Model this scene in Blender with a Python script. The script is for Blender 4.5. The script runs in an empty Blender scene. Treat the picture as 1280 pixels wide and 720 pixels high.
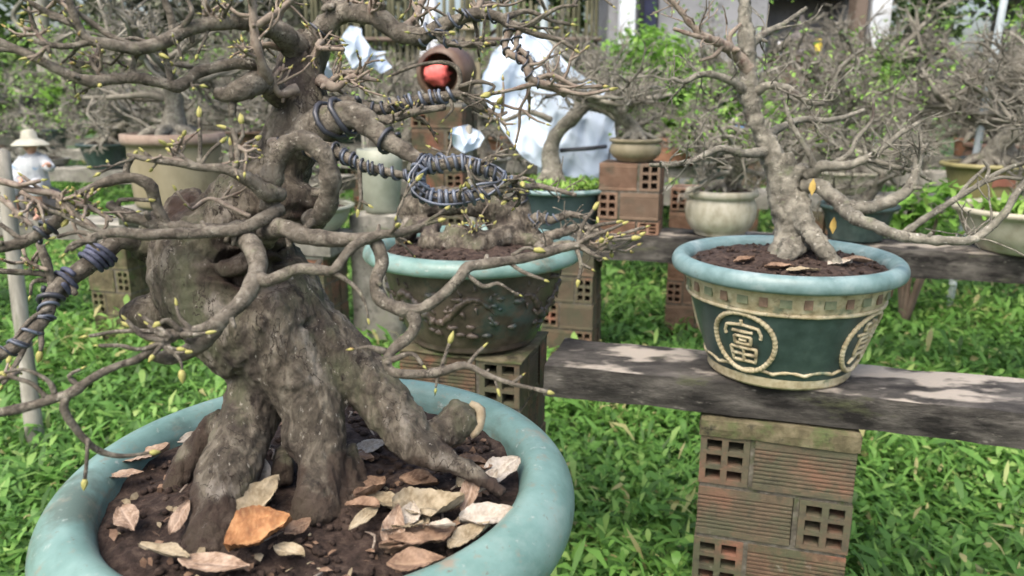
import bpy, math, random
import numpy as np
from mathutils import Vector, Matrix, noise as mnoise

# ------------------------------------------------------------------ camera, sky, sun, exposure
SC = bpy.context.scene
C = SC.collection
H, PITCH, FPX = 1.25, math.radians(14.0), 980.0
cam_d = bpy.data.cameras.new('camera'); cam = bpy.data.objects.new('camera', cam_d); C.objects.link(cam)
cam.location = (0, 0, H); cam.rotation_euler = (math.pi/2 - PITCH, 0, 0)
cam_d.sensor_width = 36; cam_d.lens = FPX/1280*36; cam_d.clip_start = .02; cam_d.clip_end = 500
cam_d.dof.use_dof = True; cam_d.dof.focus_distance = 1.05; cam_d.dof.aperture_fstop = 6.0
SC.camera = cam
SUN_EL, SUN_AZ = math.radians(58), math.radians(-150)      # high hazy sun behind the camera's left shoulder
wd = bpy.data.worlds.new('World'); SC.world = wd; wd.use_nodes = True
nt = wd.node_tree; bg = nt.nodes['Background']
sky = nt.nodes.new('ShaderNodeTexSky'); sky.sky_type = 'NISHITA'; sky.sun_disc = False
sky.sun_elevation = SUN_EL; sky.sun_rotation = SUN_AZ; sky.dust_density = 6; sky.ozone_density = .6; sky.air_density = 1
nt.links.new(sky.outputs[0], bg.inputs[0]); bg.inputs[1].default_value = .15
sd = bpy.data.lights.new('sun', 'SUN'); sd.energy = .75; sd.angle = math.radians(45); sd.color = (1, .96, .9)
so = bpy.data.objects.new('sun', sd); C.objects.link(so)
dirv = Vector((math.sin(SUN_AZ)*math.cos(SUN_EL), math.cos(SUN_AZ)*math.cos(SUN_EL), math.sin(SUN_EL)))
so.rotation_euler = dirv.to_track_quat('Z', 'Y').to_euler()
SC.view_settings.view_transform = 'Standard'; SC.view_settings.look = 'None'
SC.view_settings.exposure = 1.25; SC.view_settings.gamma = 1
try: SC.view_settings.use_curve_mapping = False
except Exception: pass

rng = np.random.default_rng(7); random.seed(7)
CP, SP = math.cos(PITCH), math.sin(PITCH)
def W(px, py, z):
    """photo pixel + depth along the lens axis -> world point"""
    a, b = (px-640)/FPX*z, (360-py)/FPX*z
    return np.array([a, z*CP + b*SP, H - z*SP + b*CP])
def G(px, py, h):
    """photo pixel -> world point on the level plane of height h"""
    d = W(px, py, 1.0) - np.array([0, 0, H])
    return np.array([0, 0, H]) + d*((h-H)/d[2])
def zG(px, py, h):
    p = G(px, py, h); return p[1]*CP + (H-p[2])*SP

# ------------------------------------------------------------------ mesh builder
def resample(P, R, step):
    P = np.asarray(P, float); R = np.asarray(R, float)
    if len(P) < 3:
        n = max(2, int(np.linalg.norm(P[-1]-P[0])/step)+1); t = np.linspace(0, 1, n)[:, None]
        return P[0]*(1-t)+P[-1]*t, (R[0]*(1-t[:, 0])+R[-1]*t[:, 0])
    Q = np.vstack([2*P[0]-P[1], P, 2*P[-1]-P[-2]]); outP, outR = [], []
    for i in range(len(P)-1):
        p0, p1, p2, p3 = Q[i:i+4]
        n = max(1, int(round(np.linalg.norm(p2-p1)/step)))
        for k in range(n):
            t = k/n
            outP.append(.5*((2*p1)+(-p0+p2)*t+(2*p0-5*p1+4*p2-p3)*t*t+(-p0+3*p1-3*p2+p3)*t**3))
            outR.append(R[i]*(1-t)+R[i+1]*t)
    outP.append(P[-1]); outR.append(R[-1])
    return np.array(outP), np.array(outR)
def frames(P):
    T = np.gradient(P, axis=0); T /= np.linalg.norm(T, axis=1)[:, None]+1e-12
    a = np.array([0, 0, 1.]) if abs(T[0][2]) < .9 else np.array([1., 0, 0])
    N = np.cross(T[0], a); N /= np.linalg.norm(N); Ns = [N]
    for i in range(1, len(P)):
        N = N - T[i]*np.dot(N, T[i]); N /= np.linalg.norm(N)+1e-12; Ns.append(N)
    Ns = np.array(Ns); return T, Ns, np.cross(T, Ns)

class MB:
    def __init__(s): s.v = []; s.q = []; s.t = []; s.n = 0; s.qm = []; s.tm = []; s.mi = 0; s.tint = []
    def add(s, V, Q=None, T=None, tint=None):
        V = np.asarray(V, float).reshape(-1, 3)
        if Q is not None and len(Q): Q = np.asarray(Q, int).reshape(-1, 4); s.q.append(Q+s.n); s.qm.append(np.full(len(Q), s.mi))
        if T is not None and len(T): T = np.asarray(T, int).reshape(-1, 3); s.t.append(T+s.n); s.tm.append(np.full(len(T), s.mi))
        s.v.append(V); s.n += len(V)
        if tint is not None: s.tint.append(np.asarray(tint, float))
    def tube(s, P, R, n=8, step=.01, rough=.05, cap=True, raw=False):
        if not raw: P, R = resample(P, R, step)
        P = np.asarray(P, float); R = np.asarray(R, float)
        T, N, B = frames(P); m = len(P)
        a = np.linspace(0, 2*math.pi, n, endpoint=False)
        rr = R[:, None]*(1+rough*rng.normal(size=(m, n))*.6+rough*np.sin(np.arange(m)*rng.uniform(.6, 1.3)+rng.uniform(0, 6))[:, None])
        V = P[:, None]+rr[:, :, None]*(N[:, None]*np.cos(a)[None, :, None]+B[:, None]*np.sin(a)[None, :, None])
        i = np.arange(m-1)[:, None]*n; j = np.arange(n)[None]; k = (j+1) % n
        Q = np.stack([i+j, i+k, i+n+k, i+n+j], -1).reshape(-1, 4)
        V = V.reshape(-1, 3); tri = None
        if cap:
            V = np.vstack([V, P[0]-T[0]*R[0]*.3, P[-1]+T[-1]*R[-1]*.5])
            j = np.arange(n); k = (j+1) % n; c0 = m*n; c1 = m*n+1; o = (m-1)*n
            tri = np.vstack([np.stack([k, j, np.full(n, c0)], -1), np.stack([o+j, o+k, np.full(n, c1)], -1)])
        s.add(V, Q, tri)
        return P, R, T, N, B
    def box(s, c, sz, rot=None):
        x, y, z = np.array(sz)/2
        V = np.array([[-x,-y,-z],[x,-y,-z],[x,y,-z],[-x,y,-z],[-x,-y,z],[x,-y,z],[x,y,z],[-x,y,z]])
        if rot is not None: V = V @ np.array(rot).T
        s.add(V+np.array(c), [[0,3,2,1],[4,5,6,7],[0,1,5,4],[1,2,6,5],[2,3,7,6],[3,0,4,7]])
    def lathe(s, prof, n=72, c=(0, 0, 0), oval=(1, 1), wob=0, close=False):
        prof = np.array(prof, float); m = len(prof); a = np.linspace(0, 2*math.pi, n, endpoint=False)
        w = 1+wob*(np.sin(2*a+1)+.6*np.sin(3*a+2)+.4*np.sin(5*a))
        V = np.stack([prof[:, 0][:, None]*np.cos(a)*w*oval[0], prof[:, 0][:, None]*np.sin(a)*w*oval[1], np.repeat(prof[:, 1][:, None], n, 1)], -1)
        i = np.arange(m-1)[:, None]*n; j = np.arange(n)[None]; k = (j+1) % n
        s.add(V.reshape(-1, 3)+np.array(c), np.stack([i+j, i+k, i+n+k, i+n+j], -1).reshape(-1, 4))
    def ball(s, c, r, sc=(1, 1, 1), n=12, rot=None, amp=0):
        th = np.linspace(0, math.pi, n//2+2)[1:-1]; ph = np.linspace(0, 2*math.pi, n, endpoint=False)
        V = np.stack([np.sin(th)[:, None]*np.cos(ph), np.sin(th)[:, None]*np.sin(ph), np.repeat(np.cos(th)[:, None], n, 1)], -1).reshape(-1, 3)
        V = np.vstack([V, [0, 0, 1], [0, 0, -1]])
        if amp: V = V*(1+amp*rng.normal(size=(len(V), 1)))
        V = V*np.array(sc)*r
        if rot is not None: V = V @ np.array(rot).T
        m = len(th); i = np.arange(m-1)[:, None]*n; j = np.arange(n)[None]; k = (j+1) % n
        Q = np.stack([i+j, i+n+j, i+n+k, i+k], -1).reshape(-1, 4); j = np.arange(n); k = (j+1) % n
        T = np.vstack([np.stack([j, k, np.full(n, m*n)], -1), np.stack([(m-1)*n+k, (m-1)*n+j, np.full(n, m*n+1)], -1)])
        s.add(V+np.array(c), Q, T)
    def mesh(s, name, mats, off=(0, 0, 0), smooth=True):
        me = bpy.data.meshes.new(name)
        V = np.vstack(s.v)-np.array(off)
        Q = np.vstack(s.q) if s.q else np.zeros((0, 4), int); T = np.vstack(s.t) if s.t else np.zeros((0, 3), int)
        nq, ntr = len(Q), len(T)
        me.vertices.add(len(V)); me.vertices.foreach_set('co', V.astype(np.float32).ravel())
        me.loops.add(nq*4+ntr*3); me.loops.foreach_set('vertex_index', np.concatenate([Q.ravel(), T.ravel()]).astype(np.int32))
        me.polygons.add(nq+ntr)
        me.polygons.foreach_set('loop_start', np.concatenate([np.arange(nq)*4, nq*4+np.arange(ntr)*3]).astype(np.int32))
        if not isinstance(mats, (list, tuple)): mats = [mats]
        for m in mats: me.materials.append(m)
        me.polygons.foreach_set('material_index', np.concatenate((s.qm or [np.zeros(0)])+(s.tm or [np.zeros(0)])).astype(np.int32))
        me.polygons.foreach_set('use_smooth', np.full(nq+ntr, smooth))
        if s.tint:
            a = me.attributes.new('tint', 'FLOAT', 'POINT'); a.data.foreach_set('value', np.concatenate(s.tint).astype(np.float32))
        me.update(calc_edges=True); me.validate()
        return me
    def build(s, name, mats, parent=None, smooth=True):
        off = np.zeros(3); p = parent
        while p is not None: off = off+np.array(p.location); p = p.parent
        return link(name, s.mesh(name, mats, off, smooth), parent)
def link(name, me, parent=None):
    o = bpy.data.objects.new(name, me); C.objects.link(o)
    if parent is not None: o.parent = parent
    return o
def tag(o, label, cat, group=None, kind=None):
    if label: o['label'] = label
    if cat: o['category'] = cat
    if group: o['group'] = group
    if kind: o['kind'] = kind
    return o
def thing(name, label, cat, loc=(0, 0, 0), group=None):
    o = bpy.data.objects.new(name, None); C.objects.link(o); o.location = tuple(map(float, loc)); o.empty_display_size = .1
    return tag(o, label, cat, group)
def struct(o): o['kind'] = 'structure'; return o
def copy_tree(o, parent=None):
    c = o.copy(); C.objects.link(c)
    if parent is not None: c.parent = parent
    for ch in list(o.children): copy_tree(ch, c)
    return c
def remesh(mb, voxel, smooth=6):
    """fuse overlapping limbs into one skin"""
    me = mb.mesh('limbs', []); o = bpy.data.objects.new('limbs', me); C.objects.link(o)
    m = o.modifiers.new('r', 'REMESH'); m.mode = 'VOXEL'; m.voxel_size = voxel
    m = o.modifiers.new('s', 'SMOOTH'); m.iterations = smooth; m.factor = .5
    dg = bpy.context.evaluated_depsgraph_get(); dg.update()
    e = o.evaluated_get(dg).to_mesh()
    V = np.zeros(len(e.vertices)*3, np.float32); e.vertices.foreach_get('co', V)
    N = np.zeros(len(e.vertices)*3, np.float32); e.vertices.foreach_get('normal', N)
    L = np.zeros(len(e.loops), np.int32); e.loops.foreach_get('vertex_index', L)
    tot = np.zeros(len(e.polygons), np.int32); e.polygons.foreach_get('loop_total', tot)
    assert (tot == 4).all()
    o.evaluated_get(dg).to_mesh_clear(); bpy.data.objects.remove(o); bpy.data.meshes.remove(me)
    return V.reshape(-1, 3).astype(float), N.reshape(-1, 3).astype(float), L.reshape(-1, 4)
def rotz(a): c, s = math.cos(a), math.sin(a); return np.array([[c, -s, 0], [s, c, 0], [0, 0, 1]])
def basis(d, twist=0):
    d = np.asarray(d, float); d = d/np.linalg.norm(d)
    a = np.array([0, 0, 1.]) if abs(d[2]) < .9 else np.array([1., 0, 0])
    x = np.cross(a, d); x /= np.linalg.norm(x); y = np.cross(d, x)
    c, s = math.cos(twist), math.sin(twist)
    return np.stack([x*c+y*s, y*c-x*s, d], 1)

# ------------------------------------------------------------------ materials
def M(name, cols, scale=8, rough=.8, bump=.3, bscale=None, detail=8, stretch=(1, 1, 1), spots=None, spec=.3, dist=.004, coat=0, top=None, attr=None, transl=0, dist_tex=0, mask=None, cracks=None):
    m = bpy.data.materials.new(name); m.use_nodes = True; t = m.node_tree; N, L = t.nodes, t.links
    b = N['Principled BSDF']; b.inputs['Roughness'].default_value = rough; b.inputs['Specular IOR Level'].default_value = spec
    if coat: b.inputs['Coat Weight'].default_value = coat; b.inputs['Coat Roughness'].default_value = .15
    tc = N.new('ShaderNodeTexCoord'); mp = N.new('ShaderNodeMapping'); mp.inputs['Scale'].default_value = stretch
    L.new(tc.outputs['Object'], mp.inputs[0])
    n1 = N.new('ShaderNodeTexNoise'); n1.inputs['Scale'].default_value = scale; n1.inputs['Detail'].default_value = detail; n1.inputs['Roughness'].default_value = .62
    n1.inputs['Distortion'].default_value = dist_tex
    L.new(mp.outputs[0], n1.inputs['Vector'])
    r = N.new('ShaderNodeValToRGB'); e = r.color_ramp.elements
    while len(e) < len(cols): e.new(.5)
    for i, (p, c) in enumerate(cols): e[i].position = p; e[i].color = (*c, 1)
    if attr:
        at = N.new('ShaderNodeAttribute'); at.attribute_name = attr; L.new(at.outputs['Fac'], r.inputs[0])
    else: L.new(n1.outputs['Fac'], r.inputs[0])
    col = r.outputs[0]
    def over(col, fac, c):
        mx = N.new('ShaderNodeMix'); mx.data_type = 'RGBA'; L.new(fac, mx.inputs[0]); L.new(col, mx.inputs[6]); mx.inputs[7].default_value = (*c, 1); return mx.outputs[2]
    def thr(fac, a, bb):
        rr = N.new('ShaderNodeMapRange'); rr.inputs[1].default_value = a; rr.inputs[2].default_value = bb; L.new(fac, rr.inputs[0]); return rr.outputs[0]
    for sp in (spots or []):                                # (colour, scale, low, high): lichen, stains, dirt
        n2 = N.new('ShaderNodeTexNoise'); n2.inputs['Scale'].default_value = sp[1]; n2.inputs['Detail'].default_value = 6
        n2.inputs['Roughness'].default_value = .65; L.new(mp.outputs[0], n2.inputs['Vector'])
        col = over(col, thr(n2.outputs['Fac'], sp[2], sp[3]), sp[0])
    crack = None
    if cracks:                                              # (colour, scale, half width): thin broken fissures
        n5 = N.new('ShaderNodeTexNoise'); n5.inputs['Scale'].default_value = cracks[1]; n5.inputs['Detail'].default_value = 7; n5.inputs['Distortion'].default_value = .25; L.new(mp.outputs[0], n5.inputs['Vector'])
        s5 = N.new('ShaderNodeMath'); s5.operation = 'SUBTRACT'; s5.inputs[1].default_value = .5; L.new(n5.outputs['Fac'], s5.inputs[0]); a5 = N.new('ShaderNodeMath'); a5.operation = 'ABSOLUTE'; L.new(s5.outputs[0], a5.inputs[0])
        n6 = N.new('ShaderNodeTexNoise'); n6.inputs['Scale'].default_value = cracks[1]*.45; n6.inputs['Detail'].default_value = 3; L.new(mp.outputs[0], n6.inputs['Vector'])
        m5 = N.new('ShaderNodeMath'); m5.operation = 'MULTIPLY'; L.new(thr(a5.outputs[0], cracks[2], cracks[2]*.25), m5.inputs[0]); L.new(thr(n6.outputs['Fac'], .46, .56), m5.inputs[1])
        col = over(col, m5.outputs[0], cracks[0]); crack = m5.outputs[0]
    if mask:
        ma = N.new('ShaderNodeAttribute'); ma.attribute_name = mask[0]; col = over(col, ma.outputs['Fac'], mask[1])
    if top:                                                 # wear on upward faces, partly a painted light-top, shaded-side contrast: (colour, scale, low, high)
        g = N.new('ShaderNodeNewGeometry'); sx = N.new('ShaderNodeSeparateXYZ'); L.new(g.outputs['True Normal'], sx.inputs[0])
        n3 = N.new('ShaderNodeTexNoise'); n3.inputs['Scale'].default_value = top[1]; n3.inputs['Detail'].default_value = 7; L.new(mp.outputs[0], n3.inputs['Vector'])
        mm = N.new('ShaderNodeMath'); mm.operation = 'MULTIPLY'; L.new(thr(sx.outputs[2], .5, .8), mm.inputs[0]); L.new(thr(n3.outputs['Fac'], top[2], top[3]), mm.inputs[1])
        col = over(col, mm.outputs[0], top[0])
    L.new(col, b.inputs['Base Color'])
    if bump:
        n4 = N.new('ShaderNodeTexNoise'); n4.inputs['Scale'].default_value = bscale or scale*4; n4.inputs['Detail'].default_value = 8; n4.inputs['Roughness'].default_value = .7
        L.new(mp.outputs[0], n4.inputs['Vector'])
        bp = N.new('ShaderNodeBump'); bp.inputs['Strength'].default_value = bump; bp.inputs['Distance'].default_value = dist
        L.new(n4.outputs['Fac'], bp.inputs['Height']); L.new(bp.outputs[0], b.inputs['Normal'])
    if transl:
        tr = N.new('ShaderNodeBsdfTranslucent'); L.new(col, tr.inputs[0]); ms = N.new('ShaderNodeMixShader'); ms.inputs[0].default_value = transl
        L.new(b.outputs[0], ms.inputs[1]); L.new(tr.outputs[0], ms.inputs[2]); L.new(ms.outputs[0], N['Material Output'].inputs[0])
    return m
bark = M('bark', [(.34, (.07, .06, .048)), (.5, (.16, .141, .112)), (.66, (.285, .26, .21))], 70, .88, 1, 190, dist=.006, dist_tex=.5, cracks=((.05, .042, .034), 90, .014), spots=[((.40, .37, .31), 120, .60, .68), ((.05, .04, .034), 45, .60, .70), ((.14, .145, .085), 30, .60, .72)])
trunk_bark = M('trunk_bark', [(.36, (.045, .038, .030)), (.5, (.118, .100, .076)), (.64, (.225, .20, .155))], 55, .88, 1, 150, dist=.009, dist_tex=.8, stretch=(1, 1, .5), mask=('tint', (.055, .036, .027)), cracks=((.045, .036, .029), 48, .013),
               spots=[((.13, .135, .082), 13, .52, .66), ((.31, .28, .235), 22, .58, .68), ((.06, .047, .044), 9, .55, .65), ((.035, .028, .023), 60, .60, .68), ((.42, .39, .33), 170, .63, .69)])
twig_m = M('twig_bark', [(.3, (.12, .09, .07)), (.6, (.26, .22, .175))], 120, .8, .4, 300, dist=.002, spots=[((.09, .05, .042), 50, .55, .7), ((.42, .38, .32), 160, .62, .7)])
pale_bark = M('pale_bark', [(.32, (.095, .09, .072)), (.5, (.19, .18, .145)), (.68, (.32, .305, .25))], 38, .85, 1, 130, dist=.006, dist_tex=.5, cracks=((.06, .052, .043), 40, .014), spots=[((.075, .062, .052), 16, .56, .68), ((.17, .19, .115), 22, .58, .72), ((.50, .48, .42), 80, .62, .70)])
far_bark = M('weathered_bark', [(.3, (.085, .08, .064)), (.5, (.175, .165, .135)), (.7, (.33, .315, .265))], 14, .9, 0)
cut_wood = M('cut_wood', [(.3, (.20, .15, .09)), (.7, (.42, .36, .25))], 80, .8, .5, 200)
bud_m = M('bud', [(.34, (.24, .27, .07)), (.5, (.42, .42, .14)), (.62, (.32, .21, .085))], 160, .5, 0, transl=.15)
wire_blue = M('wire_blue', [(.35, (.03, .036, .05)), (.6, (.13, .155, .20))], 50, .4, 0, spec=.6)
wire_black = M('wire_black', [(.35, (.02, .022, .028)), (.65, (.06, .065, .08))], 60, .4, 0, spec=.6)
tape = M('grey_tape', [(.35, (.03, .035, .05)), (.65, (.12, .13, .2))], 60, .6, .3)
teal = M('teal_glaze', [(.32, (.10, .185, .162)), (.5, (.14, .242, .216)), (.68, (.19, .30, .274))], 16, .42, .2, 140, dist=.002, spots=[((.205, .285, .258), 9, .52, .70), ((.11, .20, .175), 30, .60, .74), ((.26, .25, .19), 22, .64, .78), ((.085, .125, .10), 6, .54, .64), ((.22, .20, .15), 13, .60, .70), ((.20, .19, .145), 45, .58, .72), ((.13, .11, .085), 120, .63, .72), ((.30, .345, .31), 70, .62, .72)], spec=.5, stretch=(1, 1, 1.6))
teal2 = M('blue_teal_glaze', [(.32, (.085, .15, .148)), (.5, (.14, .225, .225)), (.68, (.21, .295, .298))], 18, .42, .2, 140, dist=.002, spots=[((.31, .38, .38), 12, .54, .70), ((.10, .13, .11), 34, .60, .72), ((.22, .20, .15), 60, .66, .76)], spec=.5)
dark_glaze = M('dark_glaze', [(.32, (.04, .032, .026)), (.5, (.082, .064, .05)), (.68, (.13, .10, .078))], 26, .4, .4, 90, dist=.003, spots=[((.055, .10, .092), 7, .54, .66), ((.20, .185, .155), 50, .64, .76), ((.02, .018, .016), 14, .56, .70)], spec=.5)
green_glaze = M('green_glaze', [(.32, (.022, .04, .037)), (.5, (.036, .062, .057)), (.68, (.058, .092, .084))], 20, .42, .2, 120, dist=.002, spots=[((.10, .135, .12), 50, .64, .78), ((.025, .03, .026), 12, .58, .72)], spec=.5)
cream = M('cream_glaze', [(.32, (.26, .215, .125)), (.5, (.42, .365, .235)), (.68, (.54, .49, .35))], 40, .6, .4, 160, dist=.002, spots=[((.11, .09, .055), 34, .57, .70), ((.13, .17, .12), 18, .58, .72)])
boss_g = M('boss_green', [(.3, (.12, .15, .09)), (.7, (.24, .25, .155))], 60, .6, .3)
boss_b = M('boss_brown', [(.3, (.13, .085, .06)), (.7, (.25, .17, .115))], 60, .6, .3)
soil_m = M('soil', [(.32, (.018, .012, .009)), (.5, (.05, .033, .026)), (.68, (.10, .072, .056))], 90, .95, 1, 260, dist=.005, spots=[((.17, .13, .10), 200, .64, .72), ((.012, .009, .007), 40, .58, .7)])
conc = M('weathered_concrete', [(.32, (.022, .021, .019)), (.5, (.06, .056, .05)), (.68, (.13, .122, .108))], 16, .9, .9, 110, dist=.005, stretch=(.5, 1, 1.8), spots=[((.09, .10, .05), 9, .58, .7), ((.013, .012, .011), 10, .47, .60), ((.25, .235, .205), 34, .64, .74)], top=((.33, .30, .255), 13, .50, .57))  # dark base is black mould plus front-face shade painted in; pale worn top
moss_conc = M('mossy_concrete', [(.32, (.055, .048, .028)), (.5, (.12, .105, .06)), (.68, (.20, .175, .11))], 26, .9, .8, 110, spots=[((.09, .12, .045), 14, .5, .65), ((.03, .028, .02), 22, .58, .70)])
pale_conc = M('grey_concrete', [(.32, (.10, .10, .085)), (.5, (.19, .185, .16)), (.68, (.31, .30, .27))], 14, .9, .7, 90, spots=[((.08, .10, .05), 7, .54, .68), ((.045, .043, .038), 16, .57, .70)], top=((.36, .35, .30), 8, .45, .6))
brick = M('old_brick', [(.32, (.085, .055, .038)), (.5, (.145, .088, .058)), (.68, (.20, .13, .085))], 30, .92, .9, 150, dist=.003, mask=('tint', (.10, .095, .065)), spots=[((.085, .088, .05), 12, .44, .58), ((.045, .04, .03), 26, .54, .66), ((.25, .23, .185), 34, .63, .72), ((.27, .115, .075), 7, .54, .64)])
brick2 = M('orange_brick', [(.32, (.14, .078, .05)), (.5, (.215, .122, .08)), (.68, (.28, .18, .125))], 22, .92, .6, 120, mask=('tint', (.17, .13, .095)), spots=[((.10, .085, .06), 14, .54, .68), ((.36, .30, .23), 30, .62, .72)])
mortar = M('mortar', [(.32, (.06, .055, .043)), (.5, (.115, .105, .085)), (.68, (.19, .18, .15))], 50, .95, .9, 150, spots=[((.06, .075, .03), 18, .52, .66)])

# ------------------------------------------------------------------ ground and grass
ROWA = -math.atan(.30); ROT = rotz(ROWA)
TOP = .66                                                # beam top height
def rowY(c, x): return c - .30*x
g = MB(); n = 60; xs = np.linspace(-40, 40, n); ys = np.linspace(-8, 60, n)
gx, gy = np.meshgrid(xs, ys); i = np.arange(n-1)[:, None]*n+np.arange(n-1)[None]
g.add(np.stack([gx, gy, 0*gx], -1).reshape(-1, 3), np.stack([i, i+1, i+n+1, i+n], -1).reshape(-1, 4))
ground_m = M('ground', [(.3, (.03, .06, .016)), (.5, (.05, .10, .028)), (.7, (.08, .08, .04))], 3, .95, .6, 30)
struct(g.build('ground', ground_m))
grass_m = M('grass', [(0, (.058, .125, .028)), (.25, (.095, .225, .045)), (.6, (.165, .345, .07)), (.88, (.30, .47, .13)), (1, (.42, .40, .18))], 1, .5, 0, attr='tint', transl=.42, spec=.35)
def leaves(mb, P, length, width, az, pitch, droop, tint):
    """lanceolate leaves: three cross-sections, folded a little along the midrib"""
    k = len(P); d0 = np.stack([np.cos(az)*np.cos(pitch), np.sin(az)*np.cos(pitch), np.sin(pitch)], -1)
    p2 = pitch-droop; d1 = np.stack([np.cos(az)*np.cos(p2), np.sin(az)*np.cos(p2), np.sin(p2)], -1)
    s = np.stack([-np.sin(az), np.cos(az), rng.normal(0, .25, k)], -1)
    L, w = length[:, None], width[:, None]
    a = P; m = P+d0*L*.5; e = m+d1*L*.5
    V = np.stack([a-s*w*.18, a+s*w*.18, m-s*w*.5, m+s*w*.5, m+d1*L*.28-s*w*.33, m+d1*L*.28+s*w*.33, e], 1)
    o = np.arange(k)[:, None]*7
    mb.add(V.reshape(-1, 3), np.concatenate([o+np.array([0, 1, 3, 2]), o+np.array([2, 3, 5, 4])]), o+np.array([4, 5, 6]), np.repeat(tint, 7))
def patch(x, y): return np.array([mnoise.noise(Vector((a*1.7, b*1.7, 0)))+.5*mnoise.noise(Vector((a*5, b*5, 3))) for a, b in zip(x, y)])
gr = MB()
def sow(nn, y0, y1, wide, l0, l1, w0, w1, hmax):
    t = rng.uniform(0, 1, nn); y = y0*(y1/y0)**t if y0 > .3 else rng.uniform(y0, y1, nn)
    x = rng.uniform(-1, 1, nn)*(wide*y+.35); pn = patch(x, y)
    z = np.abs(rng.normal(0, 1, nn))*hmax*(.45+.6*np.clip(pn+.4, 0, 1.2))
    leaves(gr, np.stack([x, y, z], -1), rng.uniform(l0, l1, nn), rng.uniform(w0, w1, nn), rng.uniform(0, 6.28, nn), rng.uniform(-.1, 1.15, nn), rng.uniform(.2, 1.1, nn), np.clip(.42+.3*pn+rng.normal(0, .25, nn)+(rng.random(nn) < .012)*.6, 0, 1))
sow(46000, 1.0, 3.6, .78, .03, .12, .007, .026, .06)
for q in range(46):
    cx, cy = rng.uniform(-.3, 1.2), 0
    cy = rng.uniform(1.36, 1.50); kk = 14; a_ = rng.uniform(0, 6.28, kk)
    leaves(gr, np.stack([np.full(kk, cx)+rng.normal(0, .02, kk), np.full(kk, cy)+rng.normal(0, .02, kk), rng.uniform(0, .16, kk)], -1), rng.uniform(.05, .13, kk), rng.uniform(.012, .024, kk), a_, rng.uniform(.3, 1.2, kk), rng.uniform(.3, 1.0, kk), np.clip(rng.normal(.6, .2, kk), 0, 1))
sow(9000, 1.0, 3.6, .78, .08, .17, .006, .011, .03)
sow(34000, 1.0, 4.5, .78, .016, .045, .012, .026, .075)
sow(42000, 3.0, 9.0, .78, .05, .13, .014, .032, .07)
sow(14000, 8.0, 16.0, .85, .10, .25, .03, .06, .10)
tag(gr.build('grass', grass_m), 'bright green weedy grass covering the ground under and between the benches', 'grass', kind='stuff')

# ------------------------------------------------------------------ benches: beams on hollow brick piers
def rough_box(mb, c, sz, rot, sub, amp, seed=0):
    """box with worn, wavy faces"""
    V, Q = [], []; sz = np.array(sz, float); nx = np.maximum(1, (sz/sub).astype(int)); idx = {}
    def vid(i, j, k):
        if (i, j, k) not in idx:
            idx[(i, j, k)] = len(V); p = np.array([i/nx[0]-.5, j/nx[1]-.5, k/nx[2]-.5])*sz
            edge = sum((a in (0, b)) for a, b in zip((i, j, k), nx))
            d = np.array(mnoise.noise_vector(Vector(p*9+seed*3.1)))*amp+np.array(mnoise.noise_vector(Vector(p*28+seed)))*amp*.5
            if edge >= 2: d = d*1.2-p/np.maximum(np.abs(p), 1e-6)*amp*.5*np.array([a in (0, b) for a, b in zip((i, j, k), nx)])
            V.append(p+d)
        return idx[(i, j, k)]
    X, Y, Z = nx
    for i in range(X):
        for j in range(Y): Q.append([vid(i, j+1, 0), vid(i+1, j+1, 0), vid(i+1, j, 0), vid(i, j, 0)]); Q.append([vid(i, j, Z), vid(i+1, j, Z), vid(i+1, j+1, Z), vid(i, j+1, Z)])
        for k in range(Z): Q.append([vid(i, 0, k), vid(i+1, 0, k), vid(i+1, 0, k+1), vid(i, 0, k+1)]); Q.append([vid(i, Y, k+1), vid(i+1, Y, k+1), vid(i+1, Y, k), vid(i, Y, k)])
    for j in range(Y):
        for k in range(Z): Q.append([vid(0, j+1, k), vid(0, j, k), vid(0, j, k+1), vid(0, j+1, k+1)]); Q.append([vid(X, j, k), vid(X, j+1, k), vid(X, j+1, k+1), vid(X, j, k+1)])
    mb.add(np.array(V)@np.array(rot).T+np.array(c), Q)
def brick_end(mb, x0, x1, z0, z1, y, dep, X=2, Z=3):
    """brick head with a grid of open cells"""
    w, h = x1-x0, z1-z0; xs = [x0]; zs = [z0]
    tx, tz = w*.13, h*.09
    cw = (w-tx*(X+1))/X; ch = (h-tz*(Z+1))/Z
    for i in range(X): xs += [x0+tx*(i+1)+cw*i, x0+(tx+cw)*(i+1)]
    for i in range(Z): zs += [z0+tz*(i+1)+ch*i, z0+(tz+ch)*(i+1)]
    xs.append(x1); zs.append(z1)
    for i in range(len(xs)-1):
        for k in range(len(zs)-1):
            a, b, c, d = xs[i], xs[i+1], zs[k], zs[k+1]
            if i % 2 == 1 and k % 2 == 1:
                j = rng.uniform(-.0015, .0015, 4)
                F = np.array([[a+j[0], y, c+j[1]], [b+j[2], y, c], [b, y, d+j[3]], [a, y, d]]); Bk = F+np.array([0, dep, 0])
                mb.add(np.vstack([F, Bk]), [[1, 0, 4, 5], [2, 1, 5, 6], [3, 2, 6, 7], [0, 3, 7, 4], [4, 7, 6, 5]])
            else: mb.add([[a, y, c], [b, y, c], [b, y, d], [a, y, d]], [[0, 1, 2, 3]])
    mb.add([[x0, y, z0], [x1, y, z0], [x1, y, z1], [x0, y, z1], [x0, y+dep, z0], [x1, y+dep, z0], [x1, y+dep, z1], [x0, y+dep, z1]], [[1, 0, 4, 5], [2, 1, 5, 6], [3, 2, 6, 7], [0, 3, 7, 4]])
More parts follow.
